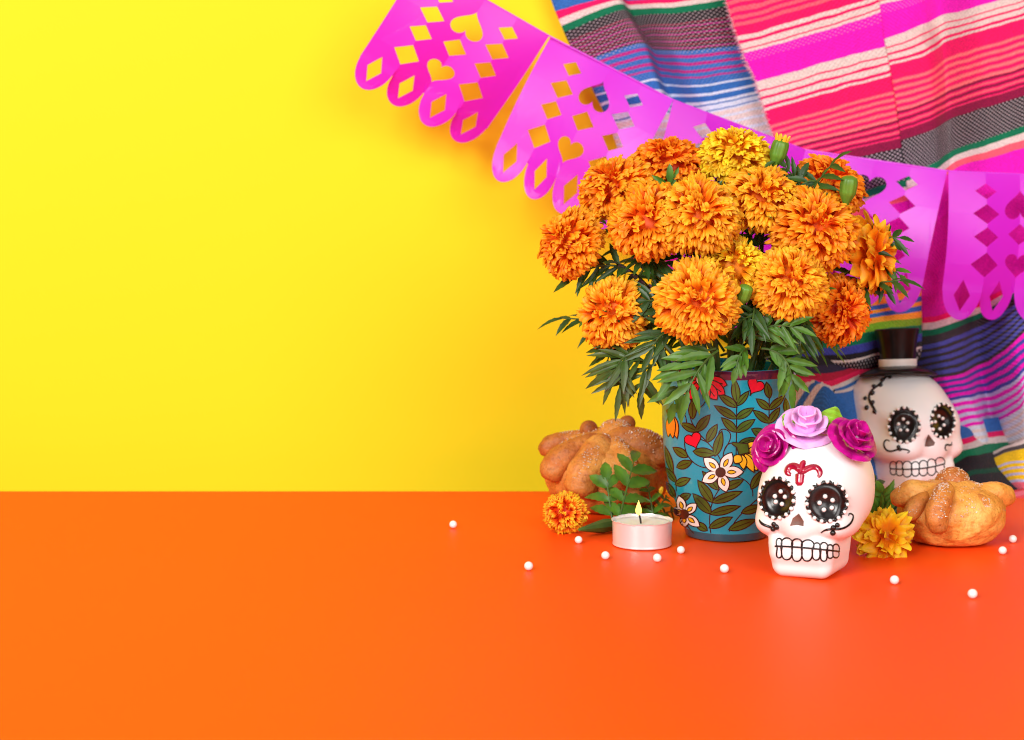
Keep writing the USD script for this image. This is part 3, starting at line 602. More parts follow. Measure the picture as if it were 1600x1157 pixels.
def leaf(root, base, tip, matn, pairs=5, ll=0.020, lw=0.0028, up=(0, -0.6, 1), droop=0.012, seed=0, term=True, sag=1.0):
    r = np.random.default_rng(seed); base, tip = np.asarray(base, float), np.asarray(tip, float)
    mid = (base + tip) / 2 + np.array([0, 0, droop]); c = bez([base, mid, tip], 14)
    lp = obj('leaf', tube(c, np.linspace(.0008, .0004, 14), 6), 'stem_green', root)
    tt = [(k + 1) / (pairs + .5) for k in range(pairs)]
    spec = [(t, s) for t in tt for s in (-1, 1)] + ([(1.0, 0)] if term else [])
    for t, s in spec:
        k = min(13, int(t * 13)); p0 = c[k]; tg = unit(c[min(13, k + 1)] - c[max(0, k - 1)]); u = unit(np.asarray(up) - tg * (np.asarray(up) @ tg)); sd = np.cross(tg, u)
        ang = (0.75 + r.normal(0, .12)) * s; d = unit(tg * math.cos(ang) + sd * math.sin(ang) - u * 0.12 + r.normal(0, .08, 3))
        L = ll * (0.7 + .5 * math.sin(math.pi * min(1, .25 + .6 * t))) * r.uniform(.85, 1.15); nv = 10
        n_ = unit(u - d * (u @ d)); x = np.cross(d, n_); tv = np.linspace(0, 1, nv)
        w = lw * (np.sin(np.pi * tv ** .8) ** .8) * (1 + .16 * ((np.arange(nv) % 2) - .5)) * r.uniform(.85, 1.1); w[-1] = 0.0001; w[0] = .0003
        bend = sag * r.uniform(.15, .5) * L * tv ** 2
        g = np.stack([-np.ones(nv), -.45 * np.ones(nv), np.zeros(nv), .45 * np.ones(nv), np.ones(nv)], 1)[:, :, None]
        P = p0 + (d * L)[None, None] * tv[:, None, None] + x * g * w[:, None, None] + n_ * (np.abs(g) * w[:, None, None] * .35) - np.array([0, 0, 1.0]) * bend[:, None, None] * .6 - n_ * bend[:, None, None] * .5
        uvp = np.stack(np.broadcast_arrays((g[..., 0] + 1) / 2, tv[:, None]), -1).reshape(-1, 2)
        obj('leaflet', (P.reshape(-1, 3), grid_faces(nv, 5)), matn, lp, True, uvp)
NECK = VC + [0, 0, ZR - 0.004]
specs = [  # px, py, radius px, dY, colour, axis override, label, options
 (890,378,56,-0.004,'petal_orange',(-.75,-.45,.45),'leftmost marigold head of the bouquet, orange, against the yellow wall',{}),
 (962,290,56,0.004,'petal_orange',(-.35,-.45,.8),'orange marigold at the upper left of the bouquet, against a pale pink flag',{}),
 (1043,256,57,0.016,'petal_deep',(-.1,-.35,.9),'orange marigold at the top of the bouquet just left of the yellow one',{}),
 (1148,240,54,0.008,'petal_yellow',(.05,-.45,.85),'bright yellow marigold, topmost head of the bouquet',{}),
 (1015,344,64,-0.034,'petal_orange',(-.25,-.65,.65),'large orange marigold left of the middle of the bouquet',{}),
 (1092,334,62,-0.044,'petal_gold',(0,-.7,.6),'large golden orange marigold in the middle of the bouquet',{}),
 (1190,308,60,-0.022,'petal_gold',(.15,-.55,.75),'golden orange marigold below and right of the bright yellow one',{}),
 (1296,286,55,0.016,'petal_deep',(.3,-.4,.8),'deep orange marigold behind the green bud at the upper right of the bouquet',{}),
 (1273,355,66,-0.030,'petal_orange',(.2,-.75,.5),'big orange marigold at the right of the bouquet, below the green bud',{}),
 (1367,396,53,-0.006,'petal_gold',(.85,-.42,.15),'ragged golden marigold turned sideways at the right end of the bouquet',dict(n=34, wscale=2.0, inner=6, squash=.62, thmax=95)),
 (1150,412,46,-0.040,'petal_yellow',(.1,-.7,.55),'small golden yellow marigold in the lower middle, behind the frontmost head',dict(n=200, inner=70)),
 (1092,470,63,-0.062,'petal_gold',(-.03,-.95,.2),'golden marigold facing the viewer, lowest head above the vase rim',{}),
 (1236,442,58,-0.048,'petal_gold',(.15,-.85,.4),'golden orange marigold low at the right, beside the deep orange tall one',{}),
 (1313,484,54,-0.016,'petal_deep',(.62,-.75,.05),'deep orange marigold hanging lowest at the right of the bouquet',dict(squash=.75)),
 (957,487,54,-0.026,'petal_gold',(-.55,-.8,.12),'orange marigold hanging lowest at the left of the bouquet',dict(n=230, inner=80, wscale=1.15)),
]
roots = []
for i, (px, py, rp, dY, mt, ax, lab, opt) in enumerate(specs):
    Y = VY + dY; c = at(px, py, Y); R = rp * mm(Y)
    root = thing('marigold', lab, 'marigold', c, 'marigolds in the vase'); roots.append(root)
    a = unit(ax); bloom(root, c - a * R * .12, a, R * 1.02, mt, seed=100 + i, **opt)
    s0 = c - a * R * .7; inn = NECK + np.array([(c - NECK)[0] * .28, (c - NECK)[1] * .3, -0.012])
    pts = bez([s0, s0 - a * 0.016 + [0, 0, -.004], (s0 * .35 + inn * .65) + [0, 0, .008], inn + [0, 0, 0], VC + [(inn - NECK)[0] * .2, (inn - NECK)[1] * .2, .03]], 26)
    obj('stem', tube(pts, np.linspace(.0017, .0015, 26), 8), 'stem_green', root)
# placed leaves: (marigold, base px,py,dY, tip px,py,dY, material, pairs, leaflet length, width, droop)
pl = [
(11, 1118,545,-.050, 1050,592,-.062,'leaf_green',4,.019,0.0029,.004), (11, 1122,548,-.055, 1075,612,-.068,'leaf_green',3,.022,0.0030,.004), 
 (12, 1168,530,-.045, 1240,512,-.058,'leaf_green',6,.019,0.0023,.004), (12,1170,545,-.048,1150,575,-.060,'leaf_green',3,.013,0.0028,.004), (12,1190,545,-.045,1238,600,-.050,'leaf_green',4,.019,0.0031,.008),
 (13, 1195,560,-.035,1240,588,-.04,'leaf_green',3,.014,0.0031,.006), (11,1080,575,-.05,1052,630,-.058,'leaf_green',1,.018,0.0036,.004),
 (14, 1000,560,-.03, 960,585,-.035,'leaf_brown',5,.023,0.0025,.006), (14, 1010,565,-.03, 968,606,-.035,'leaf_brown',4,.022,0.0023,.008), (14, 985,540,-.025, 950,562,-.02,'leaf_dark',4,.020,0.0023,.006), (14,1025,570,-.03,1000,610,-.034,'leaf_brown',3,.022,0.0026,.006),
 (14, 1005,520,-.02, 965,545,-.025,'leaf_green',4,.018,0.0023,.006), (0, 980,420,-.01, 900,432,-.004,'leaf_dark',4,.02,0.0026,.004),(14,940,490,-.02,916,494,-.02,'leaf_green',1,.009,0.0016,.002),
 (9, 1345,400,-.005, 1405,372,.0,'leaf_dark',3,.016,0.0023,.004), (9,1345,430,-.005,1405,430,-.004,'leaf_green',2,.014,0.0021,.006), (9,1335,440,0,1385,455,-.006,'leaf_dark',3,.011,0.0022,.004), (8,1285,290,-.01,1245,298,-.014,'leaf_dark',2,.016,0.0029,.004),
 (7,1250,300,-.0,1228,262,-.004,'leaf_dark',2,.014,0.0026,.002), (13,1265,525,-.02,1225,550,-.015,'leaf_brown',4,.018,0.0023,.004), (12,1260,500,-.035,1250,540,-.045,'leaf_dark',4,.018,0.0023,.004),
 (11,1055,520,-.045,1020,545,-.05,'leaf_dark',5,.02,0.0023,.004),(11,1060,500,-.035,1010,470,-.035,'leaf_dark',5,.02,0.0026,.004),(4,1000,430,-.02,1040,410,-.03,'leaf_dark',4,.018,0.0026,.004),
 (10,1185,465,-.035,1175,510,-.055,'leaf_dark',4,.02,0.0023,.004),(12,1205,510,-.04,1160,500,-.055,'leaf_dark',5,.017,0.0021,.004)]
r_up = (0, .25, -.2, .1, -.3)
for i, (k, bx_, by, bd, tx, ty, td, mt, prs, ll, lw, dr) in enumerate(pl):
    leaf(roots[k], at(bx_, by, VY + bd), at(tx, ty, VY + td), mt, prs + (1 if prs > 1 else 0), ll * .84, lw * .80, droop=dr, seed=300 + i, up=(r_up[i % 5], -.9, .45), sag=.45)
r = np.random.default_rng(55)
for i in range(46):                                                     # the dark foliage in the middle of the bouquet
    px, py = r.uniform(1000, 1300), r.uniform(330, 555)
    if (px < 1030 and py > 540) or (px > 1235 and py > 470): continue
    dY = r.uniform(-.012, .035); b = at(px, py, VY + dY); o_ = unit(b - (NECK + [0, 0.01, 0.01])); tip = b + (o_ + r.normal(0, .35, 3)) * .032 + [0, -.006, .0]
    k = int(np.argmin([np.linalg.norm(LOC[q] - b) for q in roots]))
    leaf(roots[k], b - o_ * .012, tip, 'leaf_dark' if r.random() < .72 else 'leaf_green', int(r.integers(4, 7)), .016, .0021, droop=.004, seed=400 + i)
# buds
def bud(px, py, dY, rp, ln, ax, label, tips):
    Y = VY + dY; c = at(px, py, Y); s = mm(Y); a = unit(ax); root = thing('marigold_bud', label, 'flower bud', c, 'marigold buds in the vase')
    e1 = unit(np.cross(a, [0, 1, .2])); e2 = np.cross(a, e1); R, L = rp * s, ln * s
    tt = np.linspace(-1, 1, 16); rad = R * np.interp(tt, [-1, -.7, -.2, .5, .85, 1], [.25, .55, .95, 1, .9, .35])
    th = np.arange(30) * 2 * np.pi / 30; rib = 1 + .07 * np.cos(th * 10)
    v = c + a * (tt * L / 2)[:, None, None] + (rad[:, None] * rib)[..., None] * (np.cos(th)[:, None] * e1 + np.sin(th)[:, None] * e2)
    v = v.reshape(-1, 3); f = grid_faces(16, 30, True); k = np.arange(30); v = np.vstack([v, c + a * L * .52])
    f = np.vstack([f, np.stack([np.full(30, len(v) - 1), 15 * 30 + k, 15 * 30 + (k + 1) % 30], 1)])
    obj('bud', (v, f), 'bud_green', root, True)
    for q in range(tips):
        ph = q * 2.4; d = unit(a + .35 * (e1 * math.cos(ph) + e2 * math.sin(ph))); b = c + a * L * .40 + (e1 * math.cos(ph) + e2 * math.sin(ph)) * R * .55
        obj('petal_tip', tube([b, b + d * L * .18, b + d * L * .30], [R * .24, R * .2, R * .06], 6), 'bud_tip', root)
    e = c - a * L * .5; n_ = NECK + [(c - NECK)[0] * .5, .0, 0]
    obj('stem', tube(bez([e, e - a * .014, (e + n_) / 2 + [0, .006, .004], n_], 20), np.linspace(.0013, .0014, 20), 7), 'stem_green', root)
bud(1216,240,-.004,13,44,(.25,-.1,1),'tall green marigold bud opening with yellow tips at the top of the bouquet',9)
bud(1325,298,-.030,13,46,(.1,-.15,1),'plump closed green marigold bud at the right before a deep orange marigold',0)
bud(1162,462,-.058,11,36,(.25,-.35,.9),'small dull green bud in the lower middle beside the golden marigold',0)

# ------------------------------------------------------------------ loose marigolds and sprigs on the table
g0 = ground(882, 836); Rl = 33 * mm(g0[1])
c = np.array([g0[0], g0[1] + Rl * .55, Rl * .98]); m1 = thing('marigold', 'red and yellow marigold lying on the table before the left bread', 'marigold', c * [1, 1, 0])
bloom(m1, c, (-.25, -.85, .35), Rl, 'petal_mixed', n=260, seed=61, squash=.9, thmax=120)
g1 = ground(1388, 872); Rl = 38 * mm(g1[1])
c = np.array([g1[0], g1[1] + Rl * .5, Rl * .80]); m2 = thing('marigold', 'small yellow marigold lying on the table between the rose skull and the small bread', 'marigold', c * [1, 1, 0])
bloom(m2, c, (-.05, -.9, .42), Rl, 'petal_yellow', n=30, seed=64, squash=.66, thmax=96, wscale=2.35, inner=6)
def on_table(px, py, z): return ground(px, py, z)
sg = thing('leaf_sprig', 'upright green marigold leaf sprig lying before the left bread behind the candle', 'leaf sprig', ground(965, 826))
leaf(sg, ground(964, 824, .004), at(990, 722, float(ground(964, 824)[1]) + .008), 'leaf_green', 4, .0185, .0040, up=(0, -1, .2), droop=0, seed=71)
leaf(sg, ground(958, 822, .004), at(948, 752, float(ground(964, 824)[1]) + .0), 'leaf_green', 3, .016, .0036, up=(0, -1, .2), droop=0, seed=72)
obj('leaf_blade', tube(bez([ground(985, 816, .004), ground(945, 822, .005), ground(905, 828, .006)], 14), np.r_[.001, np.linspace(.003, .0045, 7), np.linspace(.004, .001, 6)], 8), 'stem_green', sg)
sg2 = thing('leaf_sprig', 'green leaf sprig with a yellow tip between the candle and the vase', 'leaf sprig', ground(1020, 815))
for k, (tx, ty) in enumerate(((1012,762),(1040,778),(1052,800),(1008,790))):
    leaf(sg2, ground(1022, 816, .003), at(tx, ty, float(ground(1022, 816)[1]) + .004 * k), 'leaf_green', 3, .011, .0018, up=(0, -1, .3), droop=.002, seed=80 + k)
obj('petal_tip', tube([at(1032,772,float(ground(1022,816)[1])), at(1033,766,float(ground(1022,816)[1])), at(1035,761,float(ground(1022,816)[1]))], [.0012,.0018,.0008], 7), 'bud_tip', sg2)
sg3 = thing('leaf_sprig', 'bunch of green marigold leaves between the two skulls behind the small yellow marigold', 'leaf sprig', ground(1380, 815))
yb = float(ground(1385, 812)[1])
for k, (bx_, by, tx, ty, d) in enumerate(((1385,812,1368,752,.02),(1385,812,1392,768,.015),(1380,814,1362,780,.0),(1388,812,1402,785,.005),(1384,806,1378,770,-.005),(1376,815,1366,800,-.01),(1390,812,1408,800,0),(1380,800,1350,752,.03))):
    leaf(sg3, at(bx_, by, yb), at(tx, ty, yb + d), 'leaf_green' if k % 3 else 'leaf_dark', 4, .014, .0024, up=(0, -1, .3), droop=.002, seed=90 + k)

# ------------------------------------------------------------------ bread
def bread(root, C, rx, ry, rz, arms, knob, main, brown, seed, sug_n, blend=.30):
    """C: centre of the base on the table. arms: (azimuth deg, theta0, theta1, radius, end bulb, material)"""
    r = np.random.default_rng(seed)
    def surf(th, ph):
        z = np.cos(th); rr_ = np.sin(th)
        q = np.stack([rr_ * np.cos(ph) * rx, rr_ * np.sin(ph) * ry, z * rz], -1)
        return q + C + [0, 0, rz * .78]
    samples = []
    for arm in arms:
        if len(arm) == 5:
            pts, rads, mt, dz, _ = arm; n = 34; c = bez(np.array([at(x, y, C[1] + d) for x, y, d in pts]), n); R = np.interp(np.linspace(0, 1, n), np.linspace(0, 1, len(rads)), rads) * mm(C[1]); R = R * np.sqrt(np.clip(1 - (np.abs(np.linspace(0, 1, n) - .5) * 2) ** 9, .02, 1)); rad = R.mean()
            out = c - (C + [0, 0, rz * .5]); out /= np.linalg.norm(out, axis=1, keepdims=True)
            t_ = tube(c, R, 22); vv = t_.vertices; t_.vertices = vv + t_.vertex_normals * ((meshkit.fbm((vv - C) * 75 + seed, 5, seed + 3) - .5) * rad * .85)[:, None]
            obj('crossed_strip', t_, mt, root, True); samples.append((c, R, out)); continue
        az, t0, t1, rad, bulb, mt = arm
        n = 34; tt = np.linspace(0, 1, n); th = np.radians(t0 + (t1 - t0) * tt); ph = np.full(n, math.radians(az)) + .08 * np.sin(tt * 5 + seed)
        c = surf(th, ph); nn = unit(np.array([math.cos(math.radians(az)), math.sin(math.radians(az)), 0]))
        R = rad * (0.86 + .24 * np.cos(tt * 2 * np.pi * 1.0) + bulb * np.exp(-((tt - .88) / .12) ** 2)); R = R * np.sqrt(np.clip(1 - (np.abs(tt - .5) * 2) ** 10, .02, 1))
        cc = C + [0, 0, rz * .78]; out = (c - cc); out /= np.linalg.norm(out, axis=1, keepdims=True); c = c + out * (R * .22)[:, None]
        t_ = tube(c, R, 22); vv = t_.vertices; t_.vertices = vv + t_.vertex_normals * ((meshkit.fbm((vv - C) * 90 + seed, 4, seed + 3) - .5) * rad * .45)[:, None]
        obj('crossed_strip', t_, mt, root, True); samples.append((c, R, out))
    m = trimesh.creation.icosphere(6, 1.0); v = m.vertices.copy()
    th, ph = np.arccos(np.clip(v[:, 2], -1, 1)), np.arctan2(v[:, 1], v[:, 0])
    p = surf(th, ph); nz = meshkit.fbm(v * 2.2 + seed, 4, seed) - .5
    p += v * (nz * .17 * rz)[:, None]
    from scipy.spatial import cKDTree
    for c_, R_, o_ in samples:                                        # dough swells up to meet each strip
        dd, ii = cKDTree(c_).query(p); pass
        p += v * (R_[ii] * blend * np.exp(-(dd / (1.45 * R_[ii])) ** 2))[:, None]
    low = p[:, 2] < .0; p[:, 2] = np.where(p[:, 2] < .004, .004 - .004 * np.tanh((.004 - p[:, 2]) / .004), p[:, 2])
    b = obj('bun', trimesh.Trimesh(p, m.faces, process=False), main, root, True)
    kc, kr = knob; k = trimesh.creation.icosphere(4, 1.0); kv = k.vertices * np.asarray(kr); kv *= (1 + .16 * (meshkit.fbm(k.vertices * 2.0 + seed, 3, seed + 5) - .5))[:, None]
    obj('knob', trimesh.Trimesh(kv + kc, k.faces, process=False), brown, root, True)
    cr = []
    for _ in range(sug_n):                                             # sugar grains
        q = r.random()
        if q < .5:
            c, R, out = samples[r.integers(len(samples))]; i = int(r.uniform(2, 26)); t_ = unit(c[i + 1] - c[i]); sd = np.cross(t_, out[i]); a = r.normal(0, .55); p = c[i] + (out[i] * math.cos(a) + sd * math.sin(a)) * R[i] * .98
        elif q < .62:
            d = unit(r.normal(0, 1, 3) + [0, 0, 1.0]); p = kc + d * np.asarray(kr)
        else:
            th = math.acos(1 - r.random() * .80); ph = r.uniform(0, 6.283); p = surf(np.array(th), np.array(ph)); p = p + unit(p - C - [0, 0, rz * .5]) * .0004
        g = trimesh.creation.box(r.uniform(.0003, .0008, 3)); g.apply_transform(trimesh.transformations.random_rotation_matrix(r.random(3))); g.apply_translation(p); cr.append(g)
    obj('sugar_crystals', cat(cr), 'sugar', root, False, kind='stuff')
def front(px, py, depth): g = ground(px, py); return np.array([g[0] * (g[1] + depth) / g[1], g[1] + depth, 0.0])
C2 = front(1484, 863, .030); s = mm(C2[1])
b2 = thing('sweet_bread', 'small round sugared bread with dough strips and knob, at the right before the hatted skull', 'bread', C2)
rx = 84 * s
kc = at(1488, 753, C2[1])
bread(b2, C2, rx, .031, .0215, [([(1488,764,-.004),(1445,768,-.008),(1415,774,-.006),(1402,788,-.002)], [14,14,19,18], 'bread_crust', 0, 0), ([(1490,762,-.004),(1530,768,-.006),(1560,772,-.004),(1575,784,0)], [14,14,19,17], 'bread_crust', 0, 0),
      ([(1480,764,-.014),(1470,782,-.0285),(1465,806,-.0325),(1463,832,-.0315)], [14,16,18,19], 'bread_mid', 0, 0), ([(1455,776,-.013),(1432,792,-.018),(1420,815,-.018)], [8,14,13], 'bread_mid', 0, 0), ([(1512,774,-.014),(1534,792,-.0195),(1545,812,-.018)], [9,17,13], 'bread_mid', 0, 0), ([(1490,764,.004),(1490,776,.022),(1490,800,.030)], [13,14,16], 'bread_crust', 0, 0)],
      (kc, np.array([.0102, .0095, .0088])), 'bread_crust', 'bread_brown', 3, 1900)
C1 = front(948, 812, .040); s = mm(C1[1])
b1 = thing('sweet_bread', 'large round golden brown bread with dough strips and knobs, left of the vase', 'bread', C1)
bread(b1, C1, 98 * s, .041, .030, [([(945,684,.002),(905,684,.008),(870,692,.010),(846,710,.008)], [12,13,16,14], 'bread_brown', 0, 0), ([(940,690,-.012),(905,700,-.020),(875,722,-.024),(858,750,-.024)], [15,19,22,21], 'bread_brown', 0, 0),
      ([(950,688,-.014),(928,712,-.028),(912,745,-.036),(903,778,-.040)], [17,23,26,26], 'bread_mid', 0, 0), ([(955,690,-.008),(992,690,-.016),(1020,704,-.018),(1034,730,-.018)], [18,24,27,25], 'bread_brown', 0, 0),
      ([(955,690,-.016),(975,715,-.032),(985,748,-.040),(985,790,-.042)], [14,16,17,14], 'bread_mid', 0, 0)],
      (at(962, 672, C1[1] - .004), np.array([.0105, .010, .0072])), 'bread_mid', 'bread_mid', 9, 1500, .16)
for px, py, rr_, mt in ((920, 671, .0061, 'bread_dark'), (980, 662, .0056, 'bread_dark')):
    k = ball(at(px, py, C1[1] + (.004 if px < 950 else .006)), rr_, 3); obj('knob', k, mt, b1, True)

# ------------------------------------------------------------------ tea light
gt = ground(1003, 862); Rt = 48.5 * mm(gt[1] + .018); TC = np.array([gt[0] * (gt[1] + Rt) / gt[1], gt[1] + Rt, 0]); Ht = 0.0155
tl_ = thing('tealight_candle', 'lit tea light candle in a silvery pink metal cup left of the vase', 'candle', TC)
cup = [(0, .0004), (Rt * .93, .0004), (Rt * .965, .0009), (Rt * .965, .0016), (Rt * .955, .0022), (Rt * .975, Ht - .0006), (Rt * 1.0, Ht - .0002), (Rt * 1.005, Ht + .0001), (Rt * .99, Ht + .0002), (Rt * .965, Ht - .0010), (Rt * .955, .002), (0, .002)]
m = lathe(cup, 96); v = m.vertices; m.vertices = v + np.c_[np.zeros((len(v), 2)), np.where(v[:, 2] > Ht - .002, .00018 * np.sin(np.arctan2(v[:, 1], v[:, 0]) * 7) + .00012 * np.sin(np.arctan2(v[:, 1], v[:, 0]) * 17), 0)]
m.apply_translation(TC); obj('cup', m, 'candle_cup', tl_)
m = lathe([(0, Ht - .0024), (Rt * .3, Ht - .0023), (Rt * .8, Ht - .0019), (Rt * .945, Ht - .0014), (Rt * .954, Ht - .004), (Rt * .954, .003), (0, .003)]); m.apply_translation(TC); obj('wax', m, 'wax', tl_, True)
wk = TC + [0, 0, Ht - .0024]; wx = at(999, 806, TC[1])
obj('wick', tube(bez([wk + [-.0008, 0, 0], wk + [-.0012, 0, .003], wk + [-.0020, 0, .0058]], 8), .0006, 7), 'wick_black', tl_)
fb = wk + [-.0022, 0, .0050]; tt = np.linspace(0, 1, 18)
def flame(s, r0): return tube(np.c_[np.zeros(18), np.zeros(18), tt * .0092 * s] + fb, r0 * np.interp(tt, [0, .12, .32, .6, .85, 1], [.25, .75, 1, .66, .22, .03]), 14)
obj('flame', flame(1.0, .0020), 'flame', tl_, True)

# ------------------------------------------------------------------ skulls
def smin(a, b, k): h = np.clip(.5 + .5 * (b - a) / k, 0, 1); return b * (1 - h) + a * h - k * h * (1 - h)
def smax(a, b, k): return -smin(-a, -b, k)
def ell(p, c, r):
    q = (p - np.array(c)) / np.array(r); k0 = np.linalg.norm(q, axis=-1); k1 = np.linalg.norm(q / np.array(r), axis=-1); return k0 * (k0 - 1) / np.maximum(k1, 1e-9)
def rb(p, c, h, r, taper=0.0):
    q = p - np.array(c); h = np.array(h)
    if taper: q = q * np.stack([1 + taper * -q[..., 2] / h[2], np.ones_like(q[..., 0]), np.ones_like(q[..., 0])], -1)
    d = np.abs(q) - h + r; return np.linalg.norm(np.maximum(d, 0), axis=-1) + np.minimum(d.max(-1), 0) - r
TEMPLE = [False]
def skull_base(p):                      # millimetres; face towards -y; jaw bottom z = 0
    d = ell(p, (0, 6, 52), (33, 40, 32.5))
    d = smin(d, ell(p, (0, 2, 42), (32.2, 36, 24)), 6)
    d = smin(d, rb(p, (0, -15, 42), (25, 17, 15), 10), 12)          # face
    for s in (-1, 1): d = smin(d, ell(p, (s * 19.5, -16, 31), (10, 17, 7.5)), 8)   # cheekbones
    d = smin(d, ell(p, (0, -30, 31), (9, 7, 9)), 6)                   # nose bridge / upper jaw
    jaw = rb(p, (0, -10, 13), (19.5, 21, 13.5), 7, .09); d = smin(d, jaw, 3.0)
    d = smin(d, rb(p, (0, -13, 17), (18.2, 21, 8), 6), 4)                # teeth ridge
    for s in ((-1, 1) if TEMPLE[0] else ()): d = smax(d, -(np.linalg.norm(p - np.array((s * 41, -13, 45)), axis=-1) - 10.5), 7)
    return d
DOT = [1.0]
class Skull:
    def __init__(s, loc, yaw, scale, roll=0.0, pitch=0.0):
        s.loc, s.k = np.asarray(loc, float), scale * .001
        s.R = trimesh.transformations.euler_matrix(pitch, roll, yaw, 'sxyz')[:3, :3]; s.carve = []
    def world(s, p): return (np.asarray(p) * s.k) @ s.R.T + s.loc
    def local(s, w): return ((np.asarray(w) - s.loc) @ s.R) / s.k
    def sdf(s, p):
        d = skull_base(p)
        for c, r_, k in s.carve: d = smax(d, -(np.linalg.norm(p - c, axis=-1) - r_), k)
        return d
    def hit(s, px, py):
        d = ray(px, py); dl = d @ s.R; n0 = np.linalg.norm(dl, axis=-1, keepdims=True); dl = dl / n0
        o = s.local(CAM); t = np.full(dl.shape[:-1], np.linalg.norm(o) - 110.0)
        for _ in range(110): t = t + .65 * np.clip(s.sdf(o + dl * t[..., None]), -5, 8)
        p = o + dl * t[..., None]; e = .35
        g = np.stack([s.sdf(p + np.eye(3)[i] * e) - s.sdf(p - np.eye(3)[i] * e) for i in range(3)], -1); g /= np.linalg.norm(g, axis=-1, keepdims=True) + 1e-9
        return s.world(p), g @ s.R.T
    def mesh(s, sub=6):
        m = trimesh.creation.icosphere(sub, 1.0); v = np.array(m.vertices); c0 = np.array([0, -4.0, 40.0]); lo, hi = np.zeros(len(v)), np.full(len(v), 75.0)
        tt_ = np.linspace(2, 75, 60); f = np.stack([s.sdf(c0 + v * t) for t in tt_], 1)       # last crossing outward
        inside = f < 0; last = tt_.size - 1 - np.argmax(inside[:, ::-1], axis=1); lo = tt_[last]; hi = tt_[np.minimum(last + 1, 59)]
        for _ in range(18):
            mid = (lo + hi) / 2; q = s.sdf(c0 + v * mid[:, None]) < 0; lo, hi = np.where(q, mid, lo), np.where(q, hi, mid)
        return trimesh.Trimesh(s.world(c0 + v * lo[:, None]), m.faces, process=False)
def rose(center, axis, R, root, matn, seed, rings=((3, .22, .9), (4, .42, .8), (5, .66, .62), (6, .95, .4)), ht=.85):
    r = np.random.default_rng(seed); a = unit(axis); e1 = unit(np.cross(a, [.2, 1, .3])); e2 = np.cross(a, e1)
    hub = obj('rose', ball(center + a * R * .12, R * .42, 2), matn, root, True)
    for q, (n, rad, cup_) in enumerate(rings):
        for k in range(n):
            ph = 2 * np.pi * (k + .37 * q) / n + r.normal(0, .12); wd = 2 * np.pi / n * .72
            s, t = np.meshgrid(np.linspace(-1, 1, 11), np.linspace(0, 1, 8)); an = ph + s * wd * (.75 + .25 * t)
            prof_r = R * (rad * (.35 + .65 * np.sin(t * np.pi / 2 * 1.05)) * (1 - .10 * s ** 2) + (.10 + .06 * q) * np.clip(t - .75, 0, 1) * 2.2) + R * .035 * (s + 1)
            zz_ = R * (ht * cup_ * t ** .9 * (1 - .22 * s ** 4) - .10 * (q - 1) - .12 * np.clip(t - .8, 0, 1) * q * 2) + R * .04 * np.sin(s * 4 + r.uniform(0, 6)) * t
            P = center + prof_r[..., None] * (np.cos(an)[..., None] * e1 + np.sin(an)[..., None] * e2) + zz_[..., None] * a
            N = prof_r.size; thick = P + .05 * R * (np.cos(an)[..., None] * e1 + np.sin(an)[..., None] * e2) - .02 * R * a
            f = grid_faces(8, 11); 
            ring = np.r_[np.arange(11), np.arange(1, 8) * 11 + 10, 7 * 11 + np.arange(9, -1, -1), np.arange(6, 0, -1) * 11]; r2 = np.roll(ring, -1)
            side = np.vstack([np.stack([ring, r2, r2 + N], 1), np.stack([ring, r2 + N, ring + N], 1)])
            obj('petal', (np.vstack([P.reshape(-1, 3), thick.reshape(-1, 3)]), np.vstack([f[:, ::-1], f + N, side[:, ::-1]])), matn, hub, 40)
    return hub
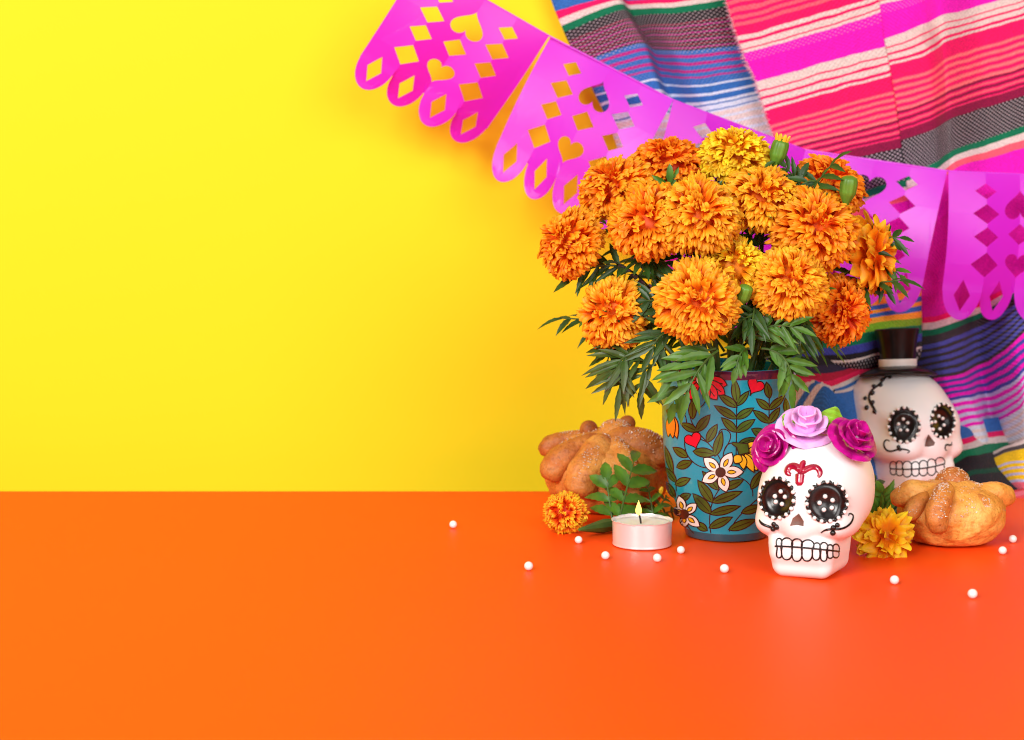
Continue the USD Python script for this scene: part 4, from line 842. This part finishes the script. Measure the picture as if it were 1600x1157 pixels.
def skull_marks(S, root, Z, ox, oy, eyes, nose, teeth_mid, teeth_up, teeth_dn, dividers, swirls, scale):
    def conv(a): a = np.asarray(a, float); return np.stack([ox + a[..., 0] / Z, oy + a[..., 1] / Z], -1)
    def H(a): q = conv(a); return S.hit(q[..., 0], q[..., 1])
    def line(pts, r0, lift=.4, n=30, sides=7, taper=False):
        c = bez(pts, n); p, nn = H(c); rad = np.full(n, r0) if not taper else r0 * np.interp(np.linspace(0, 1, n), [0, .15, .8, 1], [.5, 1, .9, .5])
        return tube(p + nn * (r0 * (lift - .5)), rad, sides)
    for (ex, ey, rx_, ry_, dots) in eyes:
        d = decal(affinity.scale(Point(ex, ey).buffer(1, 24), rx_, ry_, origin=(ex, ey)), .0003, 12, S.hit, conv)
        e = obj('eye_socket', d, 'eye_black', root, True)
        th = np.linspace(0, 2 * np.pi, 121)
        sc = 1 + .035 * np.cos(th * 22); ring = np.c_[ex + rx_ * sc * np.cos(th), ey + ry_ * sc * np.sin(th)]; p, nn = H(ring)
        obj('rim', tube(p + nn * .0003, .00095 * scale * (1 + .3 * np.cos(th * 22)), 8), 'black_paint', e, True)
        nd = 15
        for k in range(nd):
            a = 2 * np.pi * (k + .3) / nd; p, nn = H(np.array([ex + rx_ * 1.03 * math.cos(a), ey + ry_ * 1.03 * math.sin(a)])); obj('rim_dot', ball(p + nn * .0009 * scale, .00112 * scale * DOT[0], 2), 'white_paint', e, True)
        for dx, dy in dots:
            p, nn = H(np.array([dx, dy])); obj('inner_dot', ball(p + nn * .0006, .00125 * scale, 2), 'white_paint', e, True)
            t1 = np.linspace(0, 2 * np.pi, 17); rg = np.c_[dx + 17 * np.cos(t1), dy + 17 * np.sin(t1)]; p, nn = H(rg); obj('dot_ring', tube(p + nn * .0002, .00028, 5), 'black_paint', e, True)
    obj('nose_hole', decal(Polygon(nose).buffer(6).buffer(-3), .00018, 10, S.hit, conv), 'nose_shadow', root, True)
    tl = [line(teeth_mid, .00055 * scale)]
    for x0, x1, yb_, yt in teeth_up: tl.append(line([(x0 + 2, yb_), (x0 + 1, yt + (yb_ - yt) * .32), (x0 + (x1 - x0) * .26, yt + 2), (x1 - (x1 - x0) * .26, yt + 2), (x1 - 1, yt + (yb_ - yt) * .32), (x1 - 2, yb_)], .00050 * scale, n=22))
    for x0, x1, yt, yb_ in teeth_dn: tl.append(line([(x0 + 2, yt), (x0 + 1, yb_ - (yb_ - yt) * .30), (x0 + (x1 - x0) * .26, yb_ - 2), (x1 - (x1 - x0) * .26, yb_ - 2), (x1 - 1, yb_ - (yb_ - yt) * .30), (x1 - 2, yt)], .00050 * scale, n=22))
    obj('painted_teeth', cat(tl), 'black_paint', root, True)
    for pts, r0, blobs in swirls:
        ms = [line(pts, r0 * scale, taper=True)]
        for bx_, by, bs in blobs:
            p, nn = H(np.array([bx_, by])); ms.append(ball(p, bs * scale * .95, 2))
        sw = obj('painted_swirl', ms[0], 'black_paint', root, True)
        for b_ in ms[1:]: obj('leaf_dot', b_, 'black_paint', sw, True)
    return line, H

# front skull with roses
gs = ground(1262, 908)
S1loc = np.array([at(1275, 900, gs[1] + .028)[0], gs[1] + .028, 0.0005])
S1 = Skull(S1loc, math.radians(-29), mm(S1loc[1]) / .000374 * 0.98, roll=math.radians(-2))
sk1 = thing('sugar_skull', 'white painted skull wearing purple roses, in front of the vase on the orange table', 'skull', S1loc)
Z1, O1 = 3.858, (1160, 620)
for ex, ey in ((212, 612), (508, 635)):
    p, n = S1.hit(np.array(O1[0] + ex / Z1), np.array(O1[1] + ey / Z1)); pl_, nl = S1.local(p), n @ S1.R
    S1.carve.append((pl_ + nl * 9.0, 13.2, 1.6))
p, n = S1.hit(np.array(O1[0] + 332 / Z1), np.array(O1[1] + 755 / Z1)); S1.carve.append((S1.local(p) + (n @ S1.R) * 2.6, 4.4, 1.2))
obj('cranium', S1.mesh(), 'white_ceramic', sk1, True)
e1 = (212, 612, 98, 116, [(235,570),(198,600),(262,604),(203,636),(243,650)]); e2 = (508, 635, 115, 115, [(498,600),(545,624),(463,641),(490,684),(540,672)])
ups = [(205,238,900,855),(238,300,905,853),(300,358,908,858),(360,428,912,865),(430,468,918,882),(470,512,922,880),(512,545,926,893),(545,582,932,890)]
dns = [(205,238,905,972),(238,298,908,982),(300,358,912,992),(360,420,914,990),(422,468,918,985),(470,510,924,992),(512,545,928,975),(545,580,932,972)]
line1, H1 = skull_marks(S1, sk1, Z1, *O1, [e1, e2], [(340,708),(368,752),(366,778),(330,772),(292,776),(305,735)], [(196,902),(300,906),(400,914),(500,924),(584,934)], ups, dns, [],
    [([(474,822),(530,800),(590,798),(640,775),(664,740),(662,710),(645,706),(640,720)], .00075, [(548,790,.0016),(572,775,.0015),(545,822,.0017)]),
     ([(102,742),(125,770),(165,786),(195,795),(210,790)], .0009, [(190,770,.0016),(205,785,.0019),(185,798,.0016)])], 1.0)
orn = [line1([(350,460),(345,500),(345,538)], .0030, lift=.25, taper=True), line1([(352,462),(358,420),(374,385)], .0021, lift=.3, taper=True), line1([(350,465),(405,430),(450,430),(468,460),(455,486)], .0021, lift=.3, taper=True), line1([(345,465),(315,420),(280,430),(272,455),(295,470)], .0024, lift=.3, taper=True)]
obj('forehead_ornament', cat(orn), 'red_gloss', sk1, True)
def onS(S, px, py): p, n = S.hit(np.array(float(px)), np.array(float(py))); return p, n
p, n = onS(S1, 1318, 702); rose(p + n * .002 + np.array([.004, 0, .004]), unit(n + [.2, -.4, .35]), .0130, sk1, 'magenta_resin', 31)
p, n = onS(S1, 1228, 706); rose(at(1210, 701, S1loc[1] - .004), unit(np.array([-.6, -.7, .35])), .0125, sk1, 'magenta_resin', 32)
rose(at(1259, 668, S1loc[1] - .004), unit(np.array([-.05, -.55, .8])), .0142, sk1, 'lilac_resin', 33)
obj('rose_collar', ball(at(1259, 690, S1loc[1] + .004), (.0125, .012, .0085), 3), 'white_ceramic', sk1, True)
def resin_leaf(px0, py0, px1, py1, Y, w):
    a, b = at(px0, py0, Y), at(px1, py1, Y + .002); d = b - a; L = np.linalg.norm(d); d /= L; u = unit(np.array([0.2, -1, .35])); x = np.cross(d, u); t, s = np.meshgrid(np.linspace(0, 1, 12), np.linspace(-1, 1, 7), indexing='ij')
    wv = w * np.sin(np.pi * np.clip(t, .02, .98) ** .85) ** .75
    P = a + d * (t * L)[..., None] + x * (s * wv)[..., None] + u * (-.35 * wv * np.abs(s) + .0006 * np.sin(t * 22))[..., None]; N = 84
    P = P.reshape(-1, 3); f = grid_faces(12, 7); v = np.vstack([P, P - u * .0012]); ring = np.r_[np.arange(7), np.arange(1, 12) * 7 + 6, 11 * 7 + np.arange(5, -1, -1), np.arange(10, 0, -1) * 7]; r2 = np.roll(ring, -1)
    return v, np.vstack([f, f[:, ::-1] + N, np.stack([ring, r2, r2 + N], 1), np.stack([ring, r2 + N, ring + N], 1)])
obj('leaf', resin_leaf(1297, 668, 1307, 636, S1loc[1] - .006, .0072), 'leaf_resin', sk1, 40)
obj('leaf', resin_leaf(1248, 664, 1224, 649, S1loc[1] - .003, .0055), 'leaf_resin', sk1, 40)

# skull with top hat
TEMPLE[0] = True; DOT[0] = 1.2
gk = ground(1425, 779)
S2loc = np.array([at(1406, 770, gk[1] + .026)[0], gk[1] + .022, 0.0005])
S2 = Skull(S2loc, math.radians(30), mm(S2loc[1]) / .000374 * 0.875, roll=math.radians(2), pitch=math.radians(-3))
sk2 = thing('sugar_skull', 'white painted skull wearing a black top hat, standing behind the small bread', 'skull', S2loc)
Z2, O2 = 4.13, (1300, 490)
for ex, ey in ((468, 720), (712, 695)):
    p, n = S2.hit(np.array(O2[0] + ex / Z2), np.array(O2[1] + ey / Z2)); S2.carve.append((S2.local(p) + (n @ S2.R) * 9.5, 12.8, 1.6))
p, n = S2.hit(np.array(O2[0] + 628 / Z2), np.array(O2[1] + 825 / Z2)); S2.carve.append((S2.local(p) + (n @ S2.R) * 2.6, 4.2, 1.2))
obj('cranium', S2.mesh(), 'white_ceramic', sk2, True)
e1 = (466, 722, 94, 108, [(460,680),(490,706),(428,714),(442,754),(487,755)]); e2 = (712, 695, 72, 106, [(685,662),(712,678),(660,700),(720,722),(692,748)])
ups = [(375,415,1000,955),(415,455,1003,952),(458,512,1005,955),(515,562,1003,958),(565,615,1000,950),(617,668,992,940),(670,725,975,930)]
dns = [(378,415,1003,1042),(416,458,1006,1048),(460,512,1008,1055),(516,560,1006,1050),(565,612,1002,1048),(617,666,995,1045),(670,722,980,1030)]
skull_marks(S2, sk2, Z2, *O2, [e1, e2], [(622,785),(662,835),(655,850),(625,858),(600,856),(608,815)], [(375,1002),(460,1006),(560,1003),(650,990),(728,970)], ups, dns, [],
    [([(372,825),(345,820),(335,850),(365,888),(420,880),(470,878),(500,890),(485,902)], .0008, [(430,862,.0016),(440,878,.0014)]), ([(772,830),(760,850),(738,848),(730,875),(742,885)], .0008, []),
     ([(282,652),(262,600),(245,570),(240,530),(265,490),(310,455),(340,420),(375,408)], .0011, [(225,608,.0020),(275,632,.0018),(262,575,.0019),(215,548,.0017),(262,515,.0020),(270,470,.0017),(315,465,.0017),(328,430,.0017),(352,408,.0016),(375,414,.0016)])], .95)
hb = S2.world(np.array([0, 2, 81.5])); ax = unit(S2.R @ np.array([0.0, .06, 1.0])); k2 = mm(S2loc[1])
hb = at(1403, 577, S2loc[1] + .006)
def hat_lathe(prof, n=64):
    m = lathe(prof, n); T = trimesh.geometry.align_vectors([0, 0, 1], ax); m.apply_transform(T); m.apply_translation(hb); return m
hat = obj('hat_crown', hat_lathe([(0, 0), (27 * k2, 0), (27 * k2, 4 * k2), (28 * k2, 22 * k2), (31 * k2, 44 * k2), (34.5 * k2, 60 * k2), (35 * k2, 62 * k2), (33.5 * k2, 63.5 * k2), (0, 62 * k2)]), 'hat_black', sk2)
obj('hat_band', hat_lathe([(27.6 * k2, 4 * k2), (29.5 * k2, 4.5 * k2), (29.8 * k2, 14 * k2), (29.2 * k2, 15.5 * k2), (27 * k2, 15.5 * k2)]), 'cream_band', hat, True)
bm = hat_lathe([(10 * k2, -9 * k2), (30 * k2, -9 * k2), (46 * k2, -9 * k2), (57 * k2, -9 * k2), (60 * k2, -8 * k2), (60.5 * k2, -5.5 * k2), (58 * k2, -3 * k2), (48 * k2, .5 * k2), (34 * k2, 4 * k2), (26 * k2, 5 * k2)], 96)
q = bm.vertices - hb; bm.vertices = bm.vertices + np.outer(-.0010 * (q[:, 0] / (57 * k2)) ** 2 * 1.5, [0, 0, 1]); obj('hat_brim', bm, 'hat_black', hat, True)

# ------------------------------------------------------------------ pearls
PL = [((708,826),'pearl furthest to the left on the open orange table'), ((826,892),'pearl on the open table, front left, below the red and yellow marigold'), ((904,850),'pearl just right of the red and yellow marigold, beside the candle'), ((946,875),'pearl left of the foot of the candle'),
      ((1027,879),'pearl in front of the candle to the right'), ((1064,866),'pearl between the candle and the foot of the vase'), ((1132,896),'pearl in front of the vase, left of the rose skull'), ((1398,914),'pearl in front of the small yellow marigold'),
      ((1520,936),'pearl nearest the front, at the lower right'), ((1567,867),'pearl beside the right foot of the small bread'), ((1583,849),'pearl furthest to the right, near the edge of the picture')]
proto = None
for (px, py), lab in PL:
    g = ground(px, py); rp = .00242
    if proto is None:
        root = thing('pearl', lab, 'pearl', (g[0], g[1] + rp * .3, 0), 'pearls strewn on the table'); LOC[root] = np.zeros(3)
        obj('bead', ball((0, 0, rp), rp, 3), 'pearl', root, True); proto = root
    else:
        root = thing('pearl', lab, 'pearl', (g[0], g[1] + rp * .3, 0), 'pearls strewn on the table')
        p = stage.GetPrimAtPath(root); UsdGeom.Xformable(p).AddScaleOp().Set(Gf.Vec3f(*[float(0.94 + .12 * rng.random())] * 3)); p.GetReferences().AddInternalReference(proto); p.SetInstanceable(True)
